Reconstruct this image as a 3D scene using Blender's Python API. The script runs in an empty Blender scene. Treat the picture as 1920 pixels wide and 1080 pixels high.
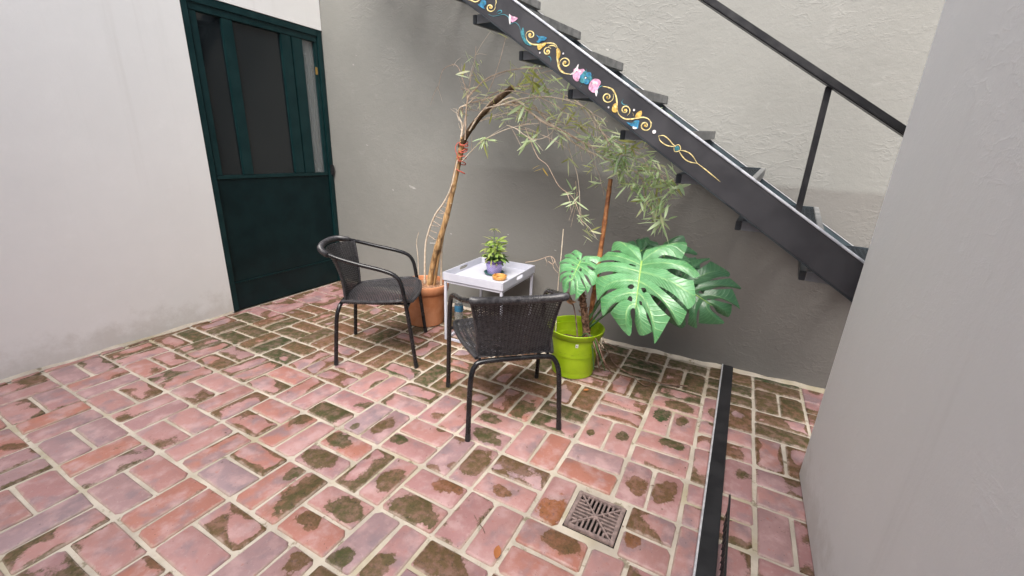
import bpy, bmesh, math, random
from mathutils import Vector, Matrix, Euler
R = math.radians
rnd = random.Random(7)
SC = bpy.context.scene
COL = SC.collection

# ------------------------------------------------------------------ camera
cam_d = bpy.data.cameras.new('camera'); cam = bpy.data.objects.new('camera', cam_d); COL.objects.link(cam)
cam_d.sensor_width = 36.0; cam_d.lens = 14.956; cam_d.clip_start = 0.02; cam_d.clip_end = 200
cam.matrix_world = Matrix(((0.88021, -0.18133, 0.43857, 0.784),
                           (0.47290, 0.25749, -0.84265, -0.944),
                           (0.03988, 0.94912, 0.31240, 1.365),
                           (0, 0, 0, 1)))
SC.camera = cam
# ------------------------------------------------------------------ sky, sun, exposure (bright overcast courtyard)
SUN_EL, SUN_AZ = R(54), R(169)
wd = bpy.data.worlds.new('World'); SC.world = wd; wd.use_nodes = True
nt = wd.node_tree
sky = nt.nodes.new('ShaderNodeTexSky'); sky.sky_type = 'NISHITA'; sky.sun_disc = False
sky.sun_elevation = SUN_EL; sky.sun_rotation = SUN_AZ
sky.air_density = 1.0; sky.dust_density = 6.0; sky.ozone_density = 1.0
bg = nt.nodes['Background']; bg.inputs['Strength'].default_value = 0.10
nt.links.new(sky.outputs[0], bg.inputs['Color'])
sd = bpy.data.lights.new('sun', 'SUN'); sun = bpy.data.objects.new('sun', sd); COL.objects.link(sun)
sd.energy = 3.2; sd.angle = R(48); sd.color = (1.0, 0.98, 0.955)
sdir = Vector((math.sin(SUN_AZ) * math.cos(SUN_EL), math.cos(SUN_AZ) * math.cos(SUN_EL), math.sin(SUN_EL)))
sun.location = sdir * 20; sun.rotation_euler = sdir.to_track_quat('Z', 'Y').to_euler()
vs = SC.view_settings
vs.view_transform = 'Standard'; vs.look = 'None'; vs.gamma = 1; vs.use_curve_mapping = False
vs.exposure = 1.2

# ------------------------------------------------------------------ helpers
def woff(o):
    v = Vector((0, 0, 0))
    while o is not None:
        v += o.location; o = o.parent
    return v

class MB:
    """collects verts and faces of one mesh"""
    def __init__(s): s.v = []; s.f = []; s.c = []
    def add(s, vs, fs):
        b = len(s.v); s.v += [tuple(p) for p in vs]; s.f += [tuple(i + b for i in f) for f in fs]
        return s
    def box(s, c, d, rz=0.0, m=None, bev=0.0):
        x, y, z = d[0] / 2, d[1] / 2, d[2] / 2
        if bev <= 0:
            P = [(-x, -y, -z), (x, -y, -z), (x, y, -z), (-x, y, -z), (-x, -y, z), (x, -y, z), (x, y, z), (-x, y, z)]
            F = [(0, 3, 2, 1), (4, 5, 6, 7), (0, 1, 5, 4), (1, 2, 6, 5), (2, 3, 7, 6), (3, 0, 4, 7)]
        else:
            bm = bmesh.new(); bmesh.ops.create_cube(bm, size=1)
            for q in bm.verts: q.co = Vector((q.co.x * d[0], q.co.y * d[1], q.co.z * d[2]))
            bmesh.ops.bevel(bm, geom=bm.edges[:], offset=bev, segments=2, affect='EDGES')
            bm.verts.index_update(); P = [tuple(q.co) for q in bm.verts]; F = [tuple(q.index for q in f.verts) for f in bm.faces]; bm.free()
        M = Matrix.Translation(Vector(c)) @ (m if m is not None else Matrix.Rotation(rz, 4, 'Z'))
        return s.add([M @ Vector(p) for p in P], F)
    def tube(s, pts, r, n=8, cap=True, closed=False):
        pts = [Vector(p) for p in pts]; N = len(pts)
        rr = r if isinstance(r, (list, tuple)) else [r] * N
        t0 = (pts[1] - pts[0]).normalized()
        up = Vector((0, 0, 1)) if abs(t0.z) < .9 else Vector((1, 0, 0))
        nrm = t0.cross(up).normalized(); V = []
        for i, p in enumerate(pts):
            a = pts[i - 1] if (i > 0 or closed) else p; b = pts[(i + 1) % N] if (i < N - 1 or closed) else p
            t = (b - a).normalized()
            nrm = (nrm - t * nrm.dot(t)).normalized(); bi = t.cross(nrm)
            for k in range(n):
                an = 2 * math.pi * k / n
                V.append(p + (nrm * math.cos(an) + bi * math.sin(an)) * rr[i])
        F = []
        for i in range(N if closed else N - 1):
            j = (i + 1) % N
            for k in range(n):
                F.append((i * n + k, i * n + (k + 1) % n, j * n + (k + 1) % n, j * n + k))
        if cap and not closed:
            F.append(tuple(range(n))[::-1]); F.append(tuple((N - 1) * n + k for k in range(n)))
        return s.add(V, F)
    def lathe(s, prof, c=(0, 0, 0), n=32, wob=0.0):
        V = []; F = []
        for (r, z) in prof:
            for k in range(n):
                a = 2 * math.pi * k / n; q = r * (1 + wob * math.sin(3 * a + z * 20))
                V.append((c[0] + q * math.cos(a), c[1] + q * math.sin(a), c[2] + z))
        for i in range(len(prof) - 1):
            for k in range(n):
                F.append((i * n + k, i * n + (k + 1) % n, (i + 1) * n + (k + 1) % n, (i + 1) * n + k))
        return s.add(V, F)
    def grid(s, rows):
        n = len(rows[0]); V = [p for r in rows for p in r]
        F = [(i * n + k, i * n + k + 1, (i + 1) * n + k + 1, (i + 1) * n + k) for i in range(len(rows) - 1) for k in range(n - 1)]
        return s.add(V, F)
    def build(s, name, mat, parent=None, smooth=False, local=False):
        me = bpy.data.meshes.new(name)
        off = Vector((0, 0, 0)) if (local or parent is None) else woff(parent)
        me.from_pydata([Vector(p) - off for p in s.v], [], s.f)
        me.materials.append(mat)
        if smooth:
            me.polygons.foreach_set('use_smooth', [True] * len(me.polygons))
            try: me.set_sharp_from_angle(angle=R(40))
            except Exception: pass
        me.update()
        return link(name, me, parent)

def link(name, me, parent=None, loc=None, rz=None, mw=None):
    o = bpy.data.objects.new(name, me); COL.objects.link(o)
    if parent is not None: o.parent = parent
    if mw is not None: o.matrix_local = mw
    if loc is not None: o.location = loc
    if rz is not None: o.rotation_euler = (0, 0, rz)
    return o

def tag(o, label=None, cat=None, group=None, kind=None):
    for k, v in (('label', label), ('category', cat), ('group', group), ('kind', kind)):
        if v: o[k] = v
    return o

def thing(name, label, cat, loc=(0, 0, 0), rz=0.0, group=None):
    o = bpy.data.objects.new(name, None); COL.objects.link(o); o.empty_display_size = .1
    o.location = loc; o.rotation_euler = (0, 0, rz)
    return tag(o, label, cat, group)

def copy_tree(o, parent=None):
    c = o.copy(); COL.objects.link(c)
    if parent is not None: c.parent = parent
    for ch in list(o.children): copy_tree(ch, c)
    return c

def smooth_path(P, k=6):
    P = [Vector(p) for p in P]
    if len(P) < 3: return P
    Q = [P[0] * 2 - P[1]] + P + [P[-1] * 2 - P[-2]]; out = []
    for i in range(1, len(Q) - 2):
        a, b, c, d = Q[i - 1], Q[i], Q[i + 1], Q[i + 2]
        for j in range(k):
            t = j / k
            out.append(.5 * ((2 * b) + (c - a) * t + (2 * a - 5 * b + 4 * c - d) * t * t + (3 * b - a - 3 * c + d) * t ** 3))
    out.append(P[-1]); return out

# ------------------------------------------------------------------ materials
class NG:
    def __init__(s, name):
        s.m = bpy.data.materials.new(name); s.m.use_nodes = True; s.t = s.m.node_tree
        s.b = s.t.nodes['Principled BSDF']
        s.tc = s.n('ShaderNodeTexCoord'); s.co = s.tc.outputs['Object']
    def n(s, ty, **kw):
        x = s.t.nodes.new(ty)
        for k, v in kw.items(): setattr(x, k, v)
        return x
    def put(s, sock, v):
        if hasattr(v, 'links'): s.t.links.new(v, sock)
        else: sock.default_value = v
    def noise(s, sc, det=4, rough=.6, co=None, out='Fac', dist=0.0):
        x = s.n('ShaderNodeTexNoise'); x.inputs['Scale'].default_value = sc; x.inputs['Detail'].default_value = det
        x.inputs['Roughness'].default_value = rough; x.inputs['Distortion'].default_value = dist
        s.put(x.inputs['Vector'], co if co is not None else s.co); return x.outputs[out]
    def math(s, op, a, b=None, c=None, clamp=False):
        x = s.n('ShaderNodeMath', operation=op); x.use_clamp = clamp
        for i, v in enumerate((a, b, c)):
            if v is not None: s.put(x.inputs[i], v)
        return x.outputs[0]
    def step(s, v, lo, hi):
        x = s.n('ShaderNodeMapRange', interpolation_type='SMOOTHSTEP')
        for i, q in enumerate((v, lo, hi, 0.0, 1.0)): s.put(x.inputs[i], q)
        return x.outputs[0]
    def mix(s, f, a, b, mode='MIX'):
        x = s.n('ShaderNodeMix', data_type='RGBA', blend_type=mode)
        s.put(x.inputs[0], f)
        for i, v in ((6, a), (7, b)):
            s.put(x.inputs[i], v if hasattr(v, 'links') else (v[0], v[1], v[2], 1))
        return x.outputs[2]
    def ramp(s, f, stops):
        x = s.n('ShaderNodeValToRGB'); e = x.color_ramp.elements
        while len(e) < len(stops): e.new(.5)
        for q, (p, c) in zip(e, stops): q.position = p; q.color = (c[0], c[1], c[2], 1)
        s.put(x.inputs[0], f); return x.outputs[0]
    def attr(s, name, typ='GEOMETRY'):
        x = s.n('ShaderNodeAttribute', attribute_type=typ); x.attribute_name = name; return x
    def bump(s, h, st=.3, d=.002, nrm=None):
        x = s.n('ShaderNodeBump'); x.inputs['Strength'].default_value = st; x.inputs['Distance'].default_value = d
        s.put(x.inputs['Height'], h)
        if nrm is not None: s.put(x.inputs['Normal'], nrm)
        s.t.links.new(x.outputs[0], s.b.inputs['Normal']); return x.outputs[0]
    def done(s, col=None, rough=None, metal=None, spec=None, coat=None):
        for k, v in (('Base Color', col), ('Roughness', rough), ('Metallic', metal), ('Specular IOR Level', spec), ('Coat Weight', coat)):
            if v is None: continue
            if isinstance(v, tuple) and len(v) == 3: v = (*v, 1)
            s.put(s.b.inputs[k], v)
        return s.m

def pmat(name, c1, c2, sc=20, rough=.5, r2=None, bump=0, bsc=80, metal=0, spec=.5, coat=None):
    g = NG(name); f = g.noise(sc, 5)
    f2 = g.step(f, .35, .65)
    col = g.mix(f2, c1, c2)
    rg = rough if r2 is None else g.math('ADD', g.math('MULTIPLY', f2, r2 - rough), rough)
    if bump: g.bump(g.noise(bsc, 4), bump, .003)
    return g.done(col, rg, metal, spec, coat)

M = {}
M['black_paint'] = pmat('black satin enamel', (.012, .012, .014), (.02, .02, .022), 14, .3, .42, .05, 120)
M['chair_tube'] = pmat('black powder coat', (.007, .007, .008), (.013, .013, .015), 18, .18, .3, .04, 200)
M['wicker'] = pmat('charcoal wicker', (.017, .0165, .019), (.050, .048, .052), 60, .3, .45, .1, 300)
M['stair_face'] = pmat('stringer enamel', (.022, .022, .026), (.032, .032, .037), 6, .42, .55, .05, 90)
M['stair_grey'] = pmat('weathered tread steel', (.10, .105, .105), (.20, .20, .195), 22, .5, .7, .25, 120)
M['stair_dark'] = pmat('stair steel blue black', (.018, .024, .03), (.035, .045, .052), 8, .35, .5, .05, 90)
M['stair_blue'] = pmat('slate blue steel paint', (.035, .05, .06), (.055, .075, .085), 8, .3, .45, .05, 90)
M['stair_plate'] = pmat('sky paled steel plate', (.17, .19, .205), (.25, .27, .285), 12, .4, .55, .1, 90)  # for the tread end plates, with sky reflection put into the colour
M['edge_steel'] = pmat('bare steel edge', (.50, .51, .53), (.66, .67, .69), 30, .35, .5, .05, 100, metal=.3)
M['white_metal'] = pmat('white lacquered metal', (.46, .47, .54), (.52, .53, .59), 6, .3, .4)
M['terracotta'] = pmat('terracotta', (.40, .150, .062), (.50, .225, .115), 7, .75, .85, .2, 60, spec=.3)
M['soil'] = pmat('potting soil', (.05, .033, .02), (.16, .10, .06), 60, .95, None, 1, 90, spec=.2)
M['dry_soil'] = pmat('dry soil with litter', (.16, .085, .05), (.36, .21, .13), 60, .95, None, 1, 90, spec=.2)
M['lime'] = pmat('lime plastic', (.235, .37, .005), (.30, .44, .009), 9, .35, .55, .12, 40)
M['bark_dark'] = pmat('dark bark', (.035, .022, .013), (.13, .085, .05), 40, .85, None, .8, 90, spec=.2)
M['cane_red'] = pmat('reddish weathered cane', (.12, .035, .012), (.40, .17, .06), 16, .45, .6, .2, 90)
M['twig'] = pmat('dry twig', (.36, .26, .19), (.56, .44, .34), 30, .75, None, .3, 150, spec=.3)
M['vine_pale'] = pmat('pale dry stem', (.50, .41, .31), (.66, .57, .46), 30, .75, None, .3, 150, spec=.3)
M['red_tie'] = pmat('red cord', (.42, .05, .03), (.5, .12, .08), 50, .7)
M['fiber'] = pmat('fibrous stem', (.05, .028, .018), (.24, .14, .09), 60, .9, None, 1, 120, spec=.2)
M['twig_dark'] = pmat('dark dry root', (.10, .055, .04), (.25, .16, .12), 30, .85, None, .3, 150)
M['saucer'] = pmat('dark teal plastic', (.015, .07, .075), (.02, .09, .09), 20, .35)
M['chip'] = pmat('exposed pale plaster', (.28, .275, .26), (.38, .375, .355), 40, .9, None, .5, 100)
M['blue_label'] = pmat('blue label', (.03, .13, .24), (.05, .2, .33), 30, .4)
M['iron'] = pmat('cast iron grate', (.17, .125, .115), (.30, .22, .20), 40, .6, .8, .5, 150, metal=.1)
M['pit'] = pmat('dark drain pit', (.008, .007, .006), (.015, .012, .01), 10, .9)
M['door'] = pmat('dark green gloss paint', (.0025, .012, .014), (.004, .018, .02), 6, .35, .45, .05, 40, spec=.22)
M['door_hi'] = pmat('green door frame paint', (.004, .022, .024), (.007, .03, .032), 8, .35, .45, .05, 40, spec=.25)
M['brass'] = pmat('brass handle', (.55, .36, .12), (.62, .42, .16), 30, .3, None, metal=.9)
M['amber'] = pmat('amber ceramic', (.46, .20, .045), (.56, .29, .08), 40, .3, .4)
M['sticker'] = pmat('white sticker', (.72, .74, .70), (.78, .78, .75), 30, .5)
M['ink'] = pmat('black ink', (.02, .02, .02), (.03, .03, .03), 30, .6)
M['leaf_dry'] = pmat('dry brown leaf', (.13, .06, .03), (.30, .16, .08), 40, .8)
M['leaf_orange'] = pmat('fallen orange leaf', (.28, .085, .025), (.36, .14, .04), 60, .6)
for nm, c in (('cream', (.60, .50, .22)), ('gold', (.50, .33, .07)), ('blue', (.015, .16, .30)), ('teal', (.025, .17, .21)), ('pink', (.52, .27, .40)), ('white', (.55, .54, .56))):
    M['dec_' + nm] = pmat('painted ' + nm, tuple(x * .62 for x in c), tuple(min(.85, x * 1.3 + .02) for x in c), 70, .5, .6, .15, 200)

def leaf_mat(name, a, b, rough=.42, spec=.5, trans=.45):
    g = NG(name); oi = g.n('ShaderNodeObjectInfo')
    f = g.math('ADD', g.math('MULTIPLY', oi.outputs['Random'], .6), g.math('MULTIPLY', g.noise(14, 3), .4))
    col = g.mix(f, a, b)
    g.done(col, rough, 0, spec)
    tr = g.n('ShaderNodeBsdfTranslucent'); g.put(tr.inputs['Color'], g.mix(.25, col, (.45, .52, .12)))
    mx = g.n('ShaderNodeMixShader'); mx.inputs[0].default_value = trans
    g.t.links.new(g.b.outputs[0], mx.inputs[1]); g.t.links.new(tr.outputs[0], mx.inputs[2])
    g.t.links.new(mx.outputs[0], g.t.nodes['Material Output'].inputs[0]); return g.m
M['leaf0'] = leaf_mat('silver green willow leaf', (.50, .66, .34), (.72, .82, .56))
M['leaf1'] = leaf_mat('pale olive willow leaf', (.56, .62, .32), (.74, .77, .50))
M['leaf2'] = leaf_mat('yellow green willow leaf', (.32, .37, .08), (.55, .56, .20))
M['leaf3'] = leaf_mat('yellowing leaf', (.52, .32, .05), (.62, .44, .08))
M['leaf4'] = leaf_mat('deep green willow leaf', (.32, .52, .25), (.54, .70, .42))
M['herb'] = leaf_mat('variegated herb leaf', (.14, .30, .05), (.50, .60, .18))
M['herb_dark'] = leaf_mat('dark herb leaf', (.03, .09, .02), (.08, .16, .04))

def monstera_mat(name, a, b, pale):
    g = NG(name); v = g.attr('vein').outputs['Fac']; ls = g.attr('lobe_s').outputs['Fac']; lt = g.attr('lobe_t').outputs['Fac']
    ch = g.math('FRACT', g.math('ADD', g.math('MULTIPLY', lt, 11.0), g.math('MULTIPLY', g.math('ABSOLUTE', g.math('SUBTRACT', ls, .5)), -7.0)))
    fine = g.math('SUBTRACT', 1.0, g.step(g.math('ABSOLUTE', g.math('SUBTRACT', ch, .5)), .0, .16))
    n = g.step(g.noise(9, 4), .3, .7)
    col = g.mix(n, a, b)
    col = g.mix(g.math('MULTIPLY', fine, .22), col, pale)
    col = g.mix(g.math('MULTIPLY', g.step(g.noise(28, 4), .55, .75), .35), col, (.05, .14, .05))
    col = g.mix(g.math('MULTIPLY', g.step(v, .45, .98), .8), col, pale)
    col = g.mix(g.math('MULTIPLY', g.step(g.noise(4, 2), .62, .75), .35), col, (.22, .30, .05))
    g.bump(g.math('ADD', g.math('SUBTRACT', g.math('MULTIPLY', v, -1.0), g.math('MULTIPLY', fine, .5)), g.math('MULTIPLY', g.noise(60, 3), .35)), .5, .005)
    return g.done(col, .30, 0, .55)
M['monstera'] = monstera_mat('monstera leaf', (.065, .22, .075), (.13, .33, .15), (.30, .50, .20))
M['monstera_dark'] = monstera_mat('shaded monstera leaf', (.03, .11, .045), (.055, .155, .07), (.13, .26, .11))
M['rib'] = pmat('pale green midrib', (.22, .40, .08), (.32, .50, .14), 30, .4)
M['petiole'] = pmat('green petiole', (.035, .10, .03), (.07, .15, .05), 30, .45)

def glass_mat():
    g = NG('dark window glass'); return g.done((.012, .016, .018), .06, 0, .6)
M['glass'] = glass_mat()
def clear_mat():
    g = NG('clear plastic'); g.b.inputs['Transmission Weight'].default_value = .85; return g.done((.75, .80, .80), .12, 0, .5)
M['clear'] = clear_mat()

def bamboo_mat():
    g = NG('tan bamboo'); mp = g.n('ShaderNodeMapping'); mp.inputs['Scale'].default_value = (60, 60, 5); g.put(mp.inputs[0], g.co)
    f = g.noise(1, 4, co=mp.outputs[0]); f2 = g.noise(9, 3)
    col = g.ramp(f, [(.3, (.13, .07, .03)), (.5, (.42, .25, .11)), (.72, (.62, .43, .23))])
    col = g.mix(g.math('MULTIPLY', g.step(f2, .52, .66), .75), col, (.10, .055, .03))
    g.bump(f, .3, .003); return g.done(col, .55, 0, .4)
M['bamboo'] = bamboo_mat()

def purple_mat():
    g = NG('purple pot with diamond pattern')
    sx = g.n('ShaderNodeSeparateXYZ'); g.put(sx.inputs[0], g.co)
    an = g.math('MULTIPLY', g.math('ARCTAN2', sx.outputs[1], sx.outputs[0]), 22 / 6.28318)
    zz = g.math('MULTIPLY', sx.outputs[2], 62)
    p = g.math('ABSOLUTE', g.math('SUBTRACT', g.math('FRACT', g.math('ADD', an, zz)), .5))
    q = g.math('ABSOLUTE', g.math('SUBTRACT', g.math('FRACT', g.math('SUBTRACT', an, zz)), .5))
    d = g.step(g.math('MAXIMUM', p, q), .36, .40)
    d2 = g.math('MULTIPLY', d, g.step(g.noise(70, 2), .3, .5))
    return g.done(g.mix(d2, (.52, .45, .78), (.24, .18, .52)), .4)
M['purple'] = purple_mat()

def wall_mat(name, c1, c2, c3, trowel=1.0, repaint_shade=None):
    g = NG(name)
    n1 = g.noise(1.1, 6, .65); n2 = g.noise(9, 6, .7)
    col = g.mix(g.step(n1, .32, .70), c1, c2)
    col = g.mix(g.math('MULTIPLY', g.step(n2, .58, .72), .35), col, c3)
    sx = g.n('ShaderNodeSeparateXYZ'); g.put(sx.inputs[0], g.co)
    if repaint_shade:                      # darker grey overpaint up to a straight edge; the leftward fade paints in shade
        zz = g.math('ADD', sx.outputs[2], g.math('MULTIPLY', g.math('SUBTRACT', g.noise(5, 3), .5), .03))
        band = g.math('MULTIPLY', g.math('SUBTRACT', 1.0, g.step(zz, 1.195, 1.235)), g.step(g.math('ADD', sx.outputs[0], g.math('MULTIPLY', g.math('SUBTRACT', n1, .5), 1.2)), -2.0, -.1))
        col = g.mix(band, col, repaint_shade)
    if not repaint_shade:                  # splash-back grime along the foot and faint water runs
        zz = g.math('ADD', sx.outputs[2], g.math('MULTIPLY', g.math('SUBTRACT', g.noise(7, 5, .7), .5), .5))
        col = g.mix(g.math('MULTIPLY', g.math('SUBTRACT', 1.0, g.step(zz, .02, .22)), .35), col, (.42, .38, .32))
        m2 = g.n('ShaderNodeMapping'); m2.inputs['Scale'].default_value = (9, 9, .35); g.put(m2.inputs[0], g.co)
        col = g.mix(g.math('MULTIPLY', g.step(g.noise(1, 4, co=m2.outputs[0]), .55, .75), .14), col, (.50, .48, .44))
    mp = g.n('ShaderNodeMapping'); mp.inputs['Scale'].default_value = (6, 6, 12); g.put(mp.inputs[0], g.co)
    tr = g.noise(1.5, 5, .6, co=mp.outputs[0], dist=.35)
    ridge = g.math('POWER', g.math('SUBTRACT', 1.0, g.math('ABSOLUTE', g.math('MULTIPLY', g.math('SUBTRACT', tr, .52), 9.0)), clamp=True), 3)
    patch = g.step(g.math('ADD', g.noise(2.2, 4), g.math('MULTIPLY', g.math('ADD', sx.outputs[0], sx.outputs[2]), .028)), .50, .66)
    h = g.math('ADD', g.math('MULTIPLY', g.math('MULTIPLY', ridge, patch), .17), g.math('ADD', g.math('MULTIPLY', tr, .20), g.math('ADD', g.math('MULTIPLY', g.noise(26, 6, .72), .34), g.math('MULTIPLY', g.noise(110, 3, .6), .10))))
    g.bump(h, .62 * trowel, .010)
    return g.done(col, .75, 0, .3)
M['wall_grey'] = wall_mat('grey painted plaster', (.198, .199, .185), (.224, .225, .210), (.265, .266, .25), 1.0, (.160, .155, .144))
M['wall_white'] = wall_mat('off white plaster', (.80, .80, .78), (.84, .84, .82), (.87, .87, .86), .4)

def mortar_mat():
    g = NG('cement mortar'); n = g.noise(5, 5); n2 = g.noise(55, 4); n3 = g.noise(2.3, 5)
    col = g.mix(g.step(n, .35, .65), (.38, .335, .275), (.52, .465, .385))
    col = g.mix(g.math('MULTIPLY', g.step(n3, .50, .66), .6), col, (.33, .285, .165))
    col = g.mix(g.math('MULTIPLY', g.step(g.noise(13, 5, .7), .58, .66), .7), col, (.13, .10, .05))
    col = g.mix(g.math('MULTIPLY', g.step(n2, .58, .7), .35), col, (.36, .29, .22))
    g.bump(g.math('ADD', g.math('MULTIPLY', n2, .6), n), .6, .006); return g.done(col, .72, 0, .4)
M['mortar'] = mortar_mat()

def brick_mat():
    """fired paving brick: own tone per brick, lime bloom, and a mossy stain whose place and size each brick carries"""
    g = NG('worn paving brick')
    rn = g.n('ShaderNodeObjectInfo').outputs['Random']
    off = g.n('ShaderNodeVectorMath', operation='ADD'); g.put(off.inputs[0], g.co)
    cb = g.n('ShaderNodeCombineXYZ'); g.put(cb.inputs[0], g.math('MULTIPLY', rn, 37.0)); g.put(cb.inputs[1], g.math('MULTIPLY', rn, 91.0)); g.put(off.inputs[1], cb.outputs[0])
    P = off.outputs[0]
    A = lambda n: g.attr(n, 'OBJECT').outputs['Fac']
    base = g.ramp(g.math('FRACT', g.math('MULTIPLY', rn, 7.31)), [(0, (.34, .168, .148)), (.25, (.38, .205, .190)), (.45, (.31, .160, .155)), (.62, (.28, .195, .205)), (.80, (.35, .160, .132)), (.95, (.34, .140, .100)), (1, (.34, .18, .16))])
    nl = g.noise(11, 5, .6, co=P); nf = g.noise(70, 5, .7, co=P); nm = g.noise(24, 5, .65, co=P); nb = g.noise(6, 3, co=P)
    col = g.mix(g.math('MULTIPLY', g.step(nb, .50, .66), .75), base, (.215, .16, .172))
    col = g.mix(g.math('MULTIPLY', g.step(nl, .45, .68), .75), col, (.44, .285, .275))
    col = g.mix(g.math('MULTIPLY', g.step(nf, .56, .74), .35), col, (.52, .40, .38))
    col = g.mix(g.math('MULTIPLY', g.step(g.noise(38, 4, co=P), .62, .72), .5), col, (.36, .13, .09))
    # stain
    sp = g.n('ShaderNodeSeparateXYZ'); g.put(sp.inputs[0], g.co)
    dx = g.math('DIVIDE', g.math('SUBTRACT', sp.outputs[0], A('stain_x')), g.math('MAXIMUM', A('stain_a'), .001))
    dy = g.math('DIVIDE', g.math('SUBTRACT', sp.outputs[1], A('stain_y')), g.math('MAXIMUM', A('stain_b'), .001))
    d = g.math('SQRT', g.math('ADD', g.math('MULTIPLY', dx, dx), g.math('MULTIPLY', dy, dy)))
    wob = g.math('ADD', g.math('MULTIPLY', g.math('SUBTRACT', nl, .5), 2.1), g.math('ADD', g.math('MULTIPLY', g.math('SUBTRACT', nm, .5), 1.0), g.math('MULTIPLY', g.math('SUBTRACT', nf, .5), .35)))
    m1 = g.math('SUBTRACT', 1.0, g.step(g.math('ADD', d, wob), .90, 1.02))
    cv = A('cover')
    ed = g.math('MINIMUM', g.math('SUBTRACT', .1235, g.math('ABSOLUTE', sp.outputs[0])), g.math('SUBTRACT', .0570, g.math('ABSOLUTE', sp.outputs[1])))
    edge = g.math('MULTIPLY', g.math('SUBTRACT', 1.0, g.step(ed, .0, .034)), g.math('MULTIPLY', g.math('MULTIPLY', g.step(cv, .36, .5), A('single')), .16))
    m2 = g.step(g.math('SUBTRACT', g.math('ADD', g.math('ADD', cv, edge), g.math('MULTIPLY', g.math('SUBTRACT', nm, .5), .25)), nb), -.012, .030)
    mk = g.math('MAXIMUM', m1, m2)
    kind = g.math('ADD', A('stain_kind'), g.math('MULTIPLY', g.math('SUBTRACT', nm, .5), 2.2))
    sc = g.ramp(g.math('DIVIDE', kind, 3.2, clamp=True), [(0, (.23, .078, .024)), (.3, (.130, .062, .024)), (.6, (.088, .060, .020)), (.85, (.045, .048, .011)), (1, (.020, .042, .007))])
    sc = g.mix(g.math('MULTIPLY', g.step(nf, .52, .66), .65), sc, (.018, .013, .008))
    sc = g.mix(g.math('MULTIPLY', g.step(g.noise(120, 3, co=P), .55, .7), .35), sc, (.17, .115, .055))
    halo = g.math('SUBTRACT', g.step(g.math('ADD', d, wob), 1.5, .95), 0.0, clamp=True)
    col = g.mix(g.math('MULTIPLY', g.math('MULTIPLY', halo, g.step(nm, .4, .6)), .30), col, (.20, .12, .08))
    mk = g.math('MULTIPLY', mk, g.math('ADD', .72, g.math('MULTIPLY', g.step(nm, .35, .60), .28)))
    col = g.mix(mk, col, sc)
    col = g.mix(g.math('MULTIPLY', g.math('SUBTRACT', 1.0, g.step(g.math('ADD', ed, g.math('MULTIPLY', g.math('SUBTRACT', nm, .5), .03)), -.002, .008)), g.math('MULTIPLY', A('single'), .55)), col, (.44, .36, .29))
    col = g.mix(g.math('MULTIPLY', g.step(g.noise(95, 2, co=P), .70, .74), .7), col, (.03, .022, .016))
    h = g.math('ADD', g.math('MULTIPLY', nf, .5), g.math('MULTIPLY', nl, 1.0))
    g.bump(g.math('ADD', h, g.math('MULTIPLY', mk, g.math('MULTIPLY', nf, .7))), .55, .004)
    rg = g.math('ADD', .42, g.math('ADD', g.math('MULTIPLY', mk, .22), g.math('MULTIPLY', nl, .2)))
    return g.done(col, rg, 0, .5)
M['brick'] = brick_mat()

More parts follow.
